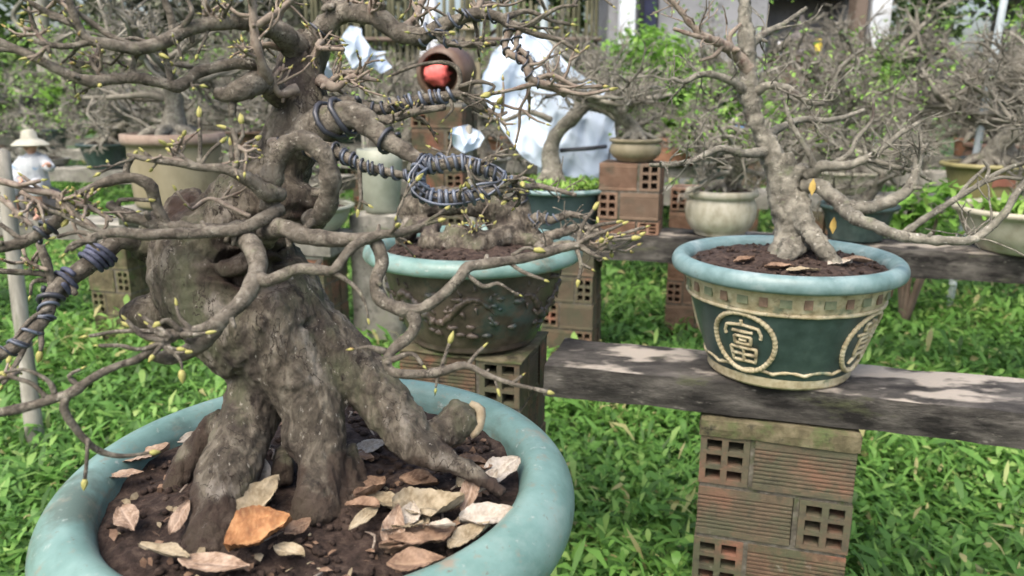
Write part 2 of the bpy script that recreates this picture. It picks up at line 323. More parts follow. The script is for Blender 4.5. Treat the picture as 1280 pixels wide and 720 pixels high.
def brick_side(mb, x0, x1, z0, z1, y, dep):
    """stretcher face with extruded ribs"""
    nr = 9; zz, yy = [z0], [y]; hh = (z1-z0)
    zz.append(z0+hh*.12); yy.append(y)
    for i in range(nr):
        a = z0+hh*(.12+.76*i/nr); s = hh*.76/nr
        zz += [a+s*.1, a+s*.45, a+s*.55, a+s]; yy += [y+.0035, y+.0035, y, y]
    zz.append(z1); yy.append(y); nx = 8; xs = np.linspace(x0, x1, nx); k = len(zz)
    V = np.array([[x, b+mnoise.noise(Vector((x*40, a*40, 0)))*.0012, a] for x in xs for a, b in zip(zz, yy)])
    i = np.arange(nx-1)[:, None]*k+np.arange(k-1)[None]
    mb.add(V, np.stack([i, i+k, i+k+1, i+1], -1).reshape(-1, 4))
    mb.add([[x0, y, z0], [x1, y, z0], [x1, y, z1], [x0, y, z1], [x0, y+dep, z0], [x1, y+dep, z0], [x1, y+dep, z1], [x0, y+dep, z1]], [[1, 0, 4, 5], [2, 1, 5, 6], [3, 2, 6, 7], [0, 3, 7, 4]])
def pier(name, label, x, y, w, d, z0, z1, rot=ROWA, mat=None, cap=.03, first=0, ch=.122, cat='pier', capmat=None):
    t = thing(name, label, cat, (x, y, z0)); R = rotz(rot); o = np.array([x, y, 0])
    def put(mb, nm, m):
        mb.v = [v@R.T+o for v in mb.v]; mb.build(nm, m, t, smooth=False)
    b = MB(); top = z1-cap; k = 0; z = top; dep = .07; joints = []
    while z > z0+.01:
        zb = max(z0, z-ch+.010); e = w*.33
        row = [('e', -w/2, -w/2+e), ('s', -w/2+e+.01, w/2)] if (k+first) % 2 == 0 else [('s', -w/2, w/2-e-.01), ('e', w/2-e, w/2)]
        for kind, a, c in row:
            j = rng.uniform(-.003, .003, 3)
            for side in (0, 1):
                bb = MB(); (brick_end if kind == 'e' else brick_side)(bb, a+j[0], c+j[1], zb, z, -d/2+j[2], dep)
                V = np.vstack(bb.v)
                if side: V = V*np.array([-1, -1, 1])
                b.add(V, np.vstack(bb.q), None, np.full(len(V), rng.uniform(0, .75)))
        xj = -w/2+e+.005 if row[0][0] == 'e' else w/2-e-.005; joints.append((xj, zb, z))
        # cross-laid heads seen on the two flanks
        for sx in (-1, 1):
            bb = MB(); brick_side(bb, -d/2+dep+.008, d/2-dep-.008, zb, z, -w/2, dep*.8)
            V = np.vstack(bb.v)@rotz(math.pi/2*(-1 if sx < 0 else 1)).T
            b.add(V, np.vstack(bb.q), None, np.full(len(V), rng.uniform(0, .8)))
        z -= ch; k += 1
    put(b, 'brickwork', mat or brick)
    m = MB()
    for xj, za, zb_ in joints: m.box((xj, -d/2+dep/2+.004, (za+zb_)/2), (.011, dep, zb_-za)); m.box((-xj, d/2-dep/2-.004, (za+zb_)/2), (.011, dep, zb_-za))
    m.box((0, 0, (z0+top)/2), (w-.012, d-2*dep-.002, top-z0)); z = top
    while z > z0+.03:
        m.box((0, 0, z-ch+.005), (w-.006, d-.010, .0096)); z -= ch
    put(m, 'mortar', mortar)
    if cap:
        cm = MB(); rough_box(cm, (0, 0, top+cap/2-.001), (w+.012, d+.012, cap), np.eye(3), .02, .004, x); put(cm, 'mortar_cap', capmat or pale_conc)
    return t
def beam(label, c, x0, x1, wid=.21, th=.075, off=0, top=TOP, m=None, amp=.003):
    p0 = np.array([x0, rowY(c, x0)]); p1 = np.array([x1, rowY(c, x1)]); mid = (p0+p1)/2; L = np.linalg.norm(p1-p0)
    b = MB(); rough_box(b, (mid[0], mid[1]+off, top-th/2), (L, wid, th), ROT, .022 if c < 4 else .06, amp, x0)
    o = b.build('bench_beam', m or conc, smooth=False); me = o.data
    return tag(o, label, 'beam')
C1, C2, C3, C4, C5, C6 = 1.80, 3.57, 5.35, 7.1, 8.9, 10.6
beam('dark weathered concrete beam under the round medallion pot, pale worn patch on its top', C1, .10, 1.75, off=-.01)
pier('brick_pier', 'hollow brick pier with a grey mortar cap standing under the medallion pot', .585, rowY(C1, .585)-.015, .31, .22, 0, TOP-.078, cap=.04, capmat=moss_conc)
pier('brick_pier', 'hollow brick pier under the dark relief pot, mostly hidden by the big teal pot', -.09, rowY(C1, -.09)+.03, .30, .24, 0, TOP-.004, first=1, cap=.008, mat=brick, capmat=moss_conc)
pier('brick_pier', 'hollow brick pier standing in grass behind the end of the front beam', .275, rowY(C2, .275)-.02, .23, .22, 0, TOP-.078, cap=.0)
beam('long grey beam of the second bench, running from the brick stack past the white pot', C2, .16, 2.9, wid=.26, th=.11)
pier('brick_pier', 'hollow brick pier at the right end of the second bench', 2.55, rowY(C2, 2.55), .28, .22, 0, TOP-.113, cap=.03)
pier('brick_stack', 'orange hollow brick stack set on the second bench beside the white sheet', .52, rowY(C2, .52)-.01, .26, .2, TOP+.004, TOP+.30, mat=brick2, cap=0, first=1, cat='brick stack')
pier('brick_stack', 'brown brick stack in shade behind the small white pot', .95, rowY(C2, .95)+.75, .24, .2, 0, TOP+.12, mat=brick2, cap=0, cat='brick stack')
CL, TL = C2-.22, .62
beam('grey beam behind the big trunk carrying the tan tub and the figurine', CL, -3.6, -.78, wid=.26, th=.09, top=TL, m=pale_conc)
pier('brick_pier', 'mossy pier under the left bench beam, seen just left of the big trunk', -2.0, rowY(CL, -2.0), .25, .22, 0, TL-.093, cap=.02, mat=moss_conc)
pier('brick_pier', 'pier behind the big trunk under the right end of the left beam', -.95, rowY(CL, -.95), .25, .22, 0, TL-.093, cap=.02)
# the big pot's own support, below the frame
pier('brick_pier', 'wide brick pier carrying the big teal pot in front', -.235, .82, .34, .30, 0, .517, cap=.03)
for nm, c, spans in (('third', C3, [(-4.6, -1.2), (-1.0, 1.6), (1.8, 5.2)]), ('fourth', C4, [(-5.6, -1.9), (-1.6, 2.0), (2.2, 6.2)]), ('fifth', C5, [(-7, -2.2), (-2.0, 2.6), (2.8, 7.4)])):
    for w, (a, b) in zip(('left', 'middle', 'right'), spans):
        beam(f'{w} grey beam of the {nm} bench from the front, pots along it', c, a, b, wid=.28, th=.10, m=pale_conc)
        for s, xx in (('left', a+.25), ('right', b-.25)):
            pier('brick_pier', f'brick pier at the {s} end of the {w} beam on the {nm} bench', xx, rowY(c, xx), .26, .22, 0, TOP-.103, cap=.02)

# ------------------------------------------------------------------ far setting: little house, fence, posts, trees
wall_m = M('grey_wall', [(.3, (.19, .20, .21)), (.6, (.29, .30, .315))], 2, .9, .2, 20, spots=[((.06, .06, .055), 3, .56, .7)])
white_m = M('white_paint', [(.3, (.50, .55, .60)), (.6, (.66, .70, .74))], 5, .6, .1, 30)
dark_m = M('dark_panel', [(.3, (.018, .02, .026)), (.6, (.035, .038, .046))], 5, .5, .1)
navy_m = M('navy_cloth', [(.3, (.012, .016, .04)), (.6, (.03, .035, .075))], 5, .7, .1)
brown_m = M('brown_wood', [(.3, (.08, .06, .045)), (.6, (.16, .125, .10))], 6, .8, .3)
roof_m = M('roof_tile', [(.3, (.12, .06, .04)), (.6, (.2, .1, .07))], 4, .9, .3)
YB = 10.2
def bx(mb, x0, x1, y0, y1, z0, z1): mb.box(((x0+x1)/2, (y0+y1)/2, (z0+z1)/2), (x1-x0, y1-y0, z1-z0))
hs = thing('garden_house', 'low grey house with white columns and a dark recessed altar opening', 'house', (2.8, YB+1, 0))
w = MB(); bx(w, 1.2, 3.15, YB, YB+.15, 0, 3.0); bx(w, 4.2, 4.32, YB+.02, YB+2.4, 0, 3.0); bx(w, 1.2, 1.35, YB+.152, YB+2.4, 0, 3.0); bx(w, 3.0, 3.14, YB+.152, YB+1.2, 0, 3.0); bx(w, 3.15, 4.198, YB+.02, YB+.16, 2.45, 3.0)
w.build('wall', wall_m, hs, False)
w = MB(); bx(w, 3.142, 4.198, YB+.75, YB+.85, 0, 2.448); w.build('back_panel', wall_m, hs, False)
w = MB(); bx(w, 1.56, 1.80, YB-.03, YB-.004, .7, 2.4); wn = w.build('window', dark_m, hs, False); w = MB(); bx(w, 1.62, 1.77, YB-.06, YB-.033, .72, 2.35); w.build('curtain', navy_m, wn, False)
for a, b, m in ((1.30, 1.48, white_m), (4.32, 4.55, white_m), (4.12, 4.26, brown_m)):
    w = MB(); bx(w, a, b, YB-.28, YB-.06, 0, 3.0); bx(w, a-.04, b+.04, YB-.32, YB-.02, 0, .25); w.build('column', m, hs, False)
w = MB(); w.add([[.8, YB-.25, 3.0], [4.9, YB-.25, 3.0], [4.9, YB+2.8, 3.0], [.8, YB+2.8, 3.0], [1.6, YB+1, 3.9], [4.1, YB+1, 3.9]], [[0, 1, 5, 4], [2, 3, 4, 5], [3, 2, 1, 0]], [[1, 2, 5], [3, 0, 4]]); w.build('roof', roof_m, hs, False)
w = MB(); bx(w, 3.2, 4.1, YB-.02, YB+.70, 0, 1.62); bx(w, 3.16, 4.10, YB-.06, YB+.745, 1.622, 1.70); tag(w.build('altar_table', brown_m, None, False), 'brown altar table inside the dark opening of the grey house', 'table')
# statue on the altar table
stone_m = M('grey_stone', [(.3, (.08, .075, .075)), (.6, (.2, .19, .185))], 12, .9, .5, 60)
sx, sy, sz = 3.66, YB+.25, 1.702
s = MB(); s.tube([(sx, sy, sz), (sx, sy, sz+.12), (sx, sy, sz+.24), (sx, sy, sz+.30)], [.16, .13, .14, .06], 14, .02, 0); s.ball((sx, sy, sz+.37), .085, (1, 1, 1.15)); s.ball((sx, sy, sz+.47), .035)
for q in (-1, 1): s.tube([(sx+q*.13, sy, sz+.24), (sx+q*.17, sy-.05, sz+.12), (sx+q*.04, sy-.15, sz+.10)], [.045, .04, .03], 8, .02, 0); s.tube([(sx+q*.05, sy, sz+.04), (sx+q*.2, sy-.06, sz+.05), (sx-q*.05, sy-.17, sz+.045)], [.07, .06, .04], 8, .02, 0)
V, N, Q = remesh(s, .012, 3); s = MB(); s.add(V, Q); s.ball((sx, sy-.088, sz+.365), .012); tag(s.build('stone_statue', stone_m), 'seated grey stone statue on the altar table in the dark opening', 'statue')
yel = M('yellow_paint', [(.3, (.55, .42, .03)), (.6, (.7, .58, .08))], 9, .5, .1)
s = MB(); s.lathe([(.001, 0), (.04, 0), (.05, .03), (.045, .12), (.03, .17), (.045, .2), (.04, .2), (.02, .16), (.001, .15)], 16, (3.86, YB+.12, 1.702)); tag(s.build('yellow_vase', yel), 'small bright yellow vase beside the grey statue', 'vase')
s = MB(); s.lathe([(.001, 0), (.035, 0), (.02, .05), (.035, .13), (.03, .17), (.001, .17)], 16, (3.38, YB+.12, 1.702)); tag(s.build('white_cup', white_m), 'pale candle holder left of the grey statue', 'candle holder')
grey_wood0 = M('pale_trunk', [(.3, (.16, .155, .13)), (.5, (.27, .265, .225)), (.7, (.38, .375, .33))], 9, .9, .5, 40, stretch=(2, 2, .6))
# bamboo fence
bam_m = M('bamboo', [(.3, (.05, .055, .03)), (.5, (.095, .095, .055)), (.7, (.15, .145, .095))], 4, .7, .3, 30, stretch=(3, 3, .5))
f = thing('bamboo_fence', 'tall brown bamboo fence with vertical canes left of the grey house', 'fence', (-.6, 10.4, 0))
s = MB()
for x in np.arange(-2.6, 1.1, .075):
    hh = 2.45+rng.uniform(-.2, .25); yy = 10.4+rng.uniform(-.02, .02); s.tube([(x, yy, 0), (x+rng.uniform(-.03, .03), yy, hh)], [.032, .026], 6, .35, .03)
s.build('cane_panel', bam_m, f); s = MB()
for zz in (.7, 1.9): s.tube([(-2.65, 10.33, zz), (1.12, 10.33, zz)], [.03, .03], 6, .4, .02)
s.build('rail', brown_m, f)
def pole(name, label, p0, p1, r0, r1, m, cat='pole', rough=.02, n=10):
    s = MB(); s.tube([p0, p1], [r0, r1], n, .12, rough); return tag(s.build(name, m), label, cat)
for k_, (x_, y_, h_, l_) in enumerate([(-8.2, 11.6, 4.2, 'pale bare trunk far back at the left edge'), (-6.9, 11.9, 4.6, 'grey forked trunk behind the left benches'), (-5.1, 12.2, 4.3, 'slim grey trunk left of the bright bush'), (-3.2, 11.8, 4.5, 'leaning pale trunk right of the bright bush')]):
    t = thing('bare_tree', l_, 'tree', (x_, y_, 0)); s = MB(); dx = rng.uniform(-.4, .4); s.tube([(x_, y_, 0), (x_+dx*.4, y_, h_*.5), (x_+dx, y_, h_)], [.13, .10, .05], 9, .12, .08)
    s.build('trunk', grey_wood0, t); c = MB()
    for q_ in range(7):
        f_ = rng.uniform(.25, .9); c.tube([(x_+dx*f_, y_, h_*f_), (x_+dx*f_+rng.uniform(-.6, .6), y_+rng.uniform(-.4, .4), h_*f_+.5), (x_+dx*f_+rng.uniform(-1.1, 1.1), y_+rng.uniform(-.6, .6), h_*f_+rng.uniform(.5, 1.1))], [.05, .035, .012], 6, .1, .08)
    c.build('crown', grey_wood0, t)
galv = M('galvanised', [(.3, (.34, .40, .42)), (.6, (.48, .55, .57))], 8, .4, .1, spec=.5)
grey_wood = M('grey_wood', [(.3, (.15, .145, .12)), (.5, (.27, .26, .22)), (.7, (.38, .37, .32))], 7, .9, .6, 40, stretch=(3, 3, .5), spots=[((.10, .12, .07), 4, .55, .72)])
a = G(46, 566, 0); b = W(2, 190, 2.72); pole('wooden_stake', 'leaning grey wooden stake at the left edge of the photo, rising from the grass', a, b, .03, .024, grey_wood, 'stake', .06)
a = W(676, 60, 3.78); pole('metal_pole', 'thin pale metal pole rising behind the white plastic sheet', (a[0], a[1], 0), (a[0]+.02, a[1], 2.2), .02, .018, galv)
a = W(1235, 80, 4.3); pole('metal_pole', 'pale blue metal pole among the twigs at the right', (a[0]-.03, a[1], 0), (a[0]+.06, a[1], 2.3), .022, .02, galv)
for px, lab in ((530, 'white plastic pipe standing before the bamboo fence, left of a pair'), (545, 'white plastic pipe standing before the bamboo fence, right of a pair')):
    a = W(px, 20, 8.2); pole('plastic_pipe', lab, (a[0]+(.06 if px > 540 else 0), a[1], 0), (a[0]-(.05 if px > 540 else 0), a[1], 2.5), .055, .05, white_m, 'pipe')
# trees and shrubs beyond the benches
leaf_mats = {
 'dark': M('dark_leaf', [(0, (.025, .05, .015)), (.5, (.05, .09, .03)), (1, (.09, .14, .05))], 1, .55, 0, attr='tint', transl=.25),
 'mid': M('mid_leaf', [(0, (.05, .09, .028)), (.5, (.10, .17, .05)), (1, (.18, .26, .09))], 1, .55, 0, attr='tint', transl=.3),
 'bright': M('bright_leaf', [(0, (.08, .19, .03)), (.5, (.18, .36, .06)), (1, (.33, .50, .12))], 1, .5, 0, attr='tint', transl=.35),
 'grey': M('grey_leaf', [(0, (.09, .10, .07)), (.5, (.17, .19, .13)), (1, (.28, .30, .22))], 1, .7, 0, attr='tint', transl=.25)}
def foliage(mb, blobs, nn, l0, l1, wfrac=.45):
    vol = np.array([b[1]**2 for b in blobs]); vol = vol/vol.sum()
    for (c, r, sc), fr in zip(blobs, vol):
        k = max(20, int(nn*fr)); d = rng.normal(size=(k, 3)); d /= np.linalg.norm(d, axis=1)[:, None]
        rad = r*rng.uniform(.35, 1.08, k)**.6; P = np.array(c)+d*rad[:, None]*np.array(sc)
        ll = rng.uniform(l0, l1, k); ck = np.array([mnoise.noise(Vector(p*2.2)) for p in P])
        leaves(mb, P, ll, ll*wfrac, rng.uniform(0, 6.28, k), rng.uniform(-.7, .8, k), rng.uniform(0, .9, k), np.clip(.5+.35*ck+rng.normal(0, .2, k), 0, 1))
def tree(label, x, y, h, r, m, nn=2600, name='garden_tree', l=(.10, .24), trunk_r=.12, base=.45, group='trees beyond the benches'):
    t = thing(name, label, 'tree', (x, y, 0), group); s = MB(); tp = np.array([x, y, 0.])
    top = tp+np.array([rng.uniform(-.3, .3), rng.uniform(-.2, .2), h*.8]); mid = (tp+top)/2+np.array([rng.uniform(-.2, .2), 0, 0])
    s.tube([tp, mid, top], [trunk_r, trunk_r*.75, trunk_r*.3], 10, .15, .06); blobs = []
    for k in range(9):
        f = base+(1-base)*rng.uniform(0, 1)**.8; st = tp*(1-f)+top*f; an = rng.uniform(0, 6.28); rr = r*rng.uniform(.35, .9)
        e = st+np.array([math.cos(an)*rr, math.sin(an)*rr, rng.uniform(.1, .5)*r]); s.tube([st-np.array([0, 0, .2]), (st+e)/2+np.array([0, 0, -.08]), e], [trunk_r*.4, trunk_r*.25, .015], 6, .15, .06)
        blobs.append((e, r*rng.uniform(.35, .6), (1, 1, .75)))
    s.build('trunk', brown_m if m != 'grey' else far_bark, t); c = MB(); foliage(c, blobs, nn, *l); c.build('crown', leaf_mats[m], t); return t
TR = [(-9.0, 14, 5.5, 2.2, 'mid', 'first'), (-6.6, 13.2, 5.0, 1.9, 'grey', 'second'), (-4.6, 13.8, 5.6, 2.0, 'grey', 'third'), (-2.6, 13.0, 5.2, 1.9, 'grey', 'fourth'), (-.6, 13.4, 5.4, 1.9, 'dark', 'fifth'), (1.4, 14.5, 5.6, 2.0, 'mid', 'sixth'), (5.6, 12.6, 5.2, 1.9, 'mid', 'seventh'), (7.6, 12.8, 5.0, 1.9, 'grey', 'eighth'), (9.8, 13.6, 5.4, 2.2, 'dark', 'ninth')]
for x, y, h, r, m, o in TR:
    tree(f'{dict(dark="dark green", mid="mid green", grey="grey-green")[m]} leafy tree beyond the benches, {o} from the left in the back line', x, y, h, r, m, 3600, base=.25, l=(.12, .3))
def shrub(label, x, y, z, h, r, m, nn, l, name='leafy_shrub', n=7, cat='shrub', wf=.45):
    t = thing(name, label, cat, (x, y, z)); s = MB(); bl = []
    for k in range(n):
        an = rng.uniform(0, 6.28); rr = r*rng.uniform(.1, .75); e = np.array([x+math.cos(an)*rr, y+math.sin(an)*rr, z+h*rng.uniform(.45, .85)])
        s.tube([(x, y, z), ((x+e[0])/2, (y+e[1])/2, z+h*.4), e], [.02, .014, .006], 5, .08, .05); bl.append((e, r*rng.uniform(.35, .55), (1, 1, .9)))
    s.build('stem', brown_m, t); c = MB(); foliage(c, bl, nn, *l, wf); c.build('crown', leaf_mats[m], t); return t
shrub('bright green bush at the foot of the left white column of the grey house', 1.30, 7.6, 0, 1.85, .62, 'bright', 4200, (.05, .13), n=12)
shrub('loose light green bush between the white sheet and the tall bare trunk', 1.75, 6.6, 0, 1.45, .55, 'bright', 2200, (.05, .11), n=10)
shrub('low pale green bush under the thin metal pole at the upper centre', .5, 7.9, 0, 1.7, .6, 'grey', 2000, (.05, .12), n=10)
shrub('bright green feathery cypress bush at the foot of the right white column', 3.45, 7.9, 0, 1.75, .50, 'bright', 4200, (.04, .11), wf=.25, n=11)
shrub('dark green bush right of the grey house, behind the cypress bush', 4.75, 9.6, 0, 2.6, .6, 'dark', 1400, (.08, .18))
shrub('bright green broad bush far back at the upper left', -5.7, 11.4, 0, 2.3, 1.0, 'bright', 1600, (.1, .25))
shrub('yellow-green bush at the far upper right behind the pale pole', 6.4, 9.8, 0, 2.5, .8, 'bright', 1500, (.06, .16))
shrub('mid green bush far back at the left edge', -7.3, 11.0, 0, 2.2, 1.0, 'mid', 1800, (.08, .2))
shrub('grey-green loose bush far back between the left tree trunks', -3.9, 11.2, 0, 2.3, 1.0, 'grey', 1800, (.07, .18))
shrub('mid green bush in front of the bamboo fence at its left end', -2.3, 10.0, 0, 1.9, .7, 'mid', 1500, (.06, .16))

# ------------------------------------------------------------------ potted bonsai standing along the benches
tan_g = M('tan_glaze', [(.3, (.17, .145, .09)), (.5, (.245, .215, .14)), (.7, (.31, .275, .19))], 7, .55, .2, 40, spots=[((.13, .11, .07), 9, .6, .75)])
yel_g = M('yellow_glaze', [(.3, (.19, .17, .075)), (.5, (.27, .245, .115)), (.7, (.34, .31, .17))], 6, .5, .2, 40, spots=[((.14, .12, .06), 8, .58, .74)])
terra = M('terracotta', [(.3, (.20, .10, .06)), (.5, (.30, .16, .10)), (.7, (.36, .22, .15))], 8, .85, .3, 50, spots=[((.12, .10, .07), 9, .6, .72)])
brown_g = M('brown_glaze', [(.3, (.06, .04, .03)), (.5, (.11, .07, .05)), (.7, (.17, .12, .085))], 8, .4, .2, 40)
white_g = M('white_glaze', [(.3, (.28, .26, .19)), (.5, (.40, .38, .295)), (.7, (.50, .48, .395))], 18, .5, .3, 35, spots=[((.22, .20, .11), 6, .56, .74), ((.30, .28, .18), 18, .62, .75)])
celadon = M('celadon_glaze', [(.3, (.20, .22, .17)), (.5, (.29, .31, .25)), (.7, (.37, .39, .33))], 7, .5, .2, 40, spots=[((.16, .17, .1), 7, .6, .75)])
grey_g = M('grey_pot', [(.3, (.12, .125, .11)), (.5, (.21, .215, .19)), (.7, (.30, .30, .27))], 8, .85, .4, 40, spots=[((.08, .09, .05), 7, .58, .72)])
GL = {'tan': tan_g, 'yellow': yel_g, 'terracotta': terra, 'brown': brown_g, 'white': white_g, 'celadon': celadon, 'grey': grey_g, 'green': green_glaze, 'teal': teal, 'dark': dark_glaze}
PROF = {   # (radius, height) from the foot up, then over the rim and down inside
 'bowl': [(.001, 0), (.60, 0), (.64, .03), (.80, .22), (.90, .45), (.93, .52), (1.0, .54), (1.01, .60), (.96, .615), (.88, .60), (.86, .50)],
 'taper': [(.001, 0), (.62, 0), (.66, .02), (.66, .06), (.80, .55), (.87, .78), (.97, .80), (1.0, .85), (.98, .90), (.86, .895), (.84, .80)],
 'bulb': [(.001, 0), (.66, 0), (.72, .03), (.72, .07), (.80, .10), (.95, .26), (1.0, .44), (.97, .60), (.90, .70), (.92, .72), (1.0, .74), (1.03, .80), (1.0, .86), (.90, .86), (.86, .78)],
 'tub': [(.001, 0), (.84, 0), (.86, .03), (.90, .5), (.92, .82), (.98, .83), (1.0, .88), (.99, .96), (.90, .965), (.88, .86)],
 'tray': [(.001, .05), (.78, .05), (.80, .02), (.88, .10), (.95, .26), (1.0, .28), (1.02, .33), (.98, .345), (.92, .34), (.90, .27)]}
POTC = {}
def pot_mesh(kind, glaze):
    if (kind, glaze) not in POTC:
        P = np.array(PROF[kind])*.2; s = MB(); P, _ = resample(np.c_[P, 0*P[:, 0]], np.ones(len(P)), .012)
        s.lathe(P[:, :2], 40, oval=(1.15, .9) if kind == 'tray' else (1, 1), wob=.006)
        POTC[(kind, glaze)] = s.mesh('pot', GL[glaze])
        s = MB(); rr = PROF[kind][-1][0]*.2+.003; zz = PROF[kind][-1][1]*.2+.003
        pr = [(1e-4, zz+.016), (rr*.4, zz+.013), (rr*.75, zz+.008), (rr, zz)]; s.lathe(pr, 28, oval=(1.15, .9) if kind == 'tray' else (1, 1)); s.v[0][:, 2] += rng.normal(0, .003, len(s.v[0]))
        POTC[(kind, 'soil')] = POTC.get((kind, 'soil')) or s.mesh('soil', soil_m)
        POTC[(kind, 'z')] = zz+.012
    return POTC[(kind, glaze)], POTC[(kind, 'soil')], POTC[(kind, 'z')]
def twigs(mb, p, d, L, r, lvl, up=.25, n=3, wig=.5):
    d = np.array(d, float); pts = [np.array(p)]; k = 4 if lvl else 3
    for i in range(k):
        d = d+rng.normal(0, wig*.5, 3)+np.array([0, 0, up*.12]); d /= np.linalg.norm(d); pts.append(pts[-1]+d*L/k)
    mb.tube(pts, np.linspace(r, r*.45, k+1), 4 if lvl < 2 else 6, L/6 if lvl else L/3, .06, False)
    if lvl:
        for q in range(n+rng.integers(0, 3)):
            f = rng.uniform(.25, 1); i = min(k-1, int(f*k)); s0 = pts[i]*(1-(f*k-i))+pts[i+1]*(f*k-i)
            dd = d*.7+rng.normal(0, .75, 3)+np.array([0, 0, up]); dd /= np.linalg.norm(dd)
            twigs(mb, s0, dd, L*rng.uniform(.4, .7), max(r*.5, .0016), lvl-1, up, n, wig)
def bare_tree(h, spread, r0, nb, lean=.3, n=3):
    s, c = MB(), MB(); pts = [np.array([0, 0, -.02])]; d = np.array([lean, rng.uniform(-.2, .2), 1.])
    for k in range(6):
        d = d+rng.normal(0, .38, 3)*np.array([1, 1, .25]); d[2] = max(d[2], .5); d /= np.linalg.norm(d); pts.append(pts[-1]+d*h/6)
    R = np.linspace(r0, r0*.28, 7); R[0] *= 1.5; s.tube(pts, R, 10, .02, .09)
    for q in range(5):
        a = q*1.26+rng.uniform(-.3, .3); s.tube([pts[0]+np.array([0, 0, .05]), pts[0]+np.array([math.cos(a), math.sin(a), .5])*r0*1.6, pts[0]+np.array([math.cos(a)*3, math.sin(a)*3, .1])*r0], [r0*.5, r0*.4, r0*.15], 6, .02, .08)
    for q in range(nb):
        f = rng.uniform(.3, 1)*6; i = min(5, int(f)); p = pts[i]*(1-f+i)+pts[i+1]*(f-i); a = q*2.4+rng.uniform(-.4, .4)
        twigs(c, p, [math.cos(a), math.sin(a), rng.uniform(-.1, .35)], spread*rng.uniform(.55, 1)*(1.15-.1*f), r0*.33, 3 if n > 2 else 2, .2, n, .55)
    return s.mesh('trunk', pale_bark), c.mesh('crown', far_bark)
PROTO = [bare_tree(.50, .42, .042, 13, .3), bare_tree(.62, .48, .045, 14, -.3), bare_tree(.42, .50, .052, 13, .5), bare_tree(.70, .40, .036, 15, .1), bare_tree(.36, .40, .045, 12, -.5), bare_tree(.55, .55, .048, 14, .0), bare_tree(.46, .46, .036, 14, -.2)]
def leaf_cloud(h, spread, k):
    s = MB(); P = np.stack([rng.normal(0, spread*.45, k), rng.normal(0, spread*.45, k), h*rng.uniform(.35, 1.15, k)], -1)
    leaves(s, P, rng.uniform(.015, .04, k), rng.uniform(.010, .02, k), rng.uniform(0, 6.28, k), rng.uniform(-.4, 1, k), rng.uniform(.1, .9, k), np.clip(rng.normal(.6, .22, k), 0, 1)); return s.mesh('leaves', leaf_mats['bright'])
LEAFP = [leaf_cloud(.55, .42, 420), leaf_cloud(.6, .5, 260), leaf_cloud(.5, .45, 150)]
HABIT = ['leaning', 'tall crooked', 'broad low', 'slender upright', 'squat twisted', 'wide spreading', 'thin twiggy']
BG = 'bare bonsai in pots along the benches'
LEAFN = [0]
def bonsai(label, x, y, z, kind, glaze, sc, proto, rot, tsc=1.0, tree=True):
    t = thing('potted_bonsai', label, 'potted bonsai', (x, y, z), BG); pm, sm, zz = pot_mesh(kind, glaze)
    out = [link('pot', pm, t), link('soil', sm, t)]
    for o in out: o.scale = (sc,)*3; o.rotation_euler = (0, 0, rot*.37)
    if tree:
        for nm, me in zip(('trunk', 'crown'), PROTO[proto]):
            o = link(nm, me, t); o.location = (0, 0, zz*sc); o.scale = (tsc,)*3; o.rotation_euler = (0, 0, rot)
    if tree and LEAFN[0] % 2 == 0:
        o = link('leaves', LEAFP[LEAFN[0]//2 % 3], t); o.location = (0, 0, zz*sc); o.scale = (tsc,)*3; o.rotation_euler = (0, 0, rot); o['kind'] = 'stuff'
    LEAFN[0] += 1
    return t
ORD = ['first', 'second', 'third', 'fourth', 'fifth', 'sixth', 'seventh', 'eighth', 'ninth', 'tenth', 'eleventh', 'twelfth', 'thirteenth', 'fourteenth']
KW = dict(bowl='bowl', taper='tapered pot', bulb='round-bellied pot', tub='tub', tray='shallow tray')
ROWS = [('third', C3, np.linspace(-3.9, 4.3, 12), [('tray', 'grey'), ('taper', 'green'), ('bowl', 'brown'), ('tub', 'celadon'), ('bowl', 'white'), ('taper', 'grey'), ('bowl', 'brown'), ('taper', 'green'), ('bowl', 'white'), ('taper', 'green'), ('tub', 'terracotta'), ('bowl', 'white')]),
        ('fourth', C4, np.linspace(-5.0, 5.3, 14), [('taper', 'green'), ('tray', 'grey'), ('bowl', 'celadon'), ('taper', 'brown'), ('tray', 'grey'), ('bowl', 'green'), ('taper', 'terracotta'), ('bulb', 'white'), ('tub', 'terracotta'), ('taper', 'dark'), ('bowl', 'white'), ('bulb', 'brown'), ('bowl', 'green'), ('taper', 'terracotta')]),
        ('fifth', C5, np.linspace(-6.0, 6.4, 13), [('tray', 'grey'), ('taper', 'green'), ('bowl', 'brown'), ('taper', 'grey'), ('bowl', 'green'), ('tray', 'celadon'), ('tub', 'terracotta'), ('bowl', 'brown'), ('taper', 'green'), ('bulb', 'white'), ('tub', 'terracotta'), ('bowl', 'brown'), ('taper', 'green')])]
for nm, c, xs, pots in ROWS:
    for k, (x, (kd, gl)) in enumerate(zip(xs, pots)):
        x = x+rng.uniform(-.08, .08); pr = int(rng.integers(0, 7))
        bonsai(f'{HABIT[pr]} bonsai in a {gl} {KW[kd]}, {ORD[k]} from left, {nm} bench', x, rowY(c, x), TOP+.004, kd, gl, rng.uniform(.85, 1.25), pr, rng.uniform(0, 6.28), rng.uniform(*dict(third=(1.0, 1.35), fourth=(1.3, 1.75), fifth=(1.6, 2.1))[nm]))
def at_row(px, c, top=TOP):
    a = (px-640)/FPX; y = 3.0
    for _ in range(30): z = y*CP+(H-top)*SP; x = a*z; y = rowY(c, x)
    return x, y, z
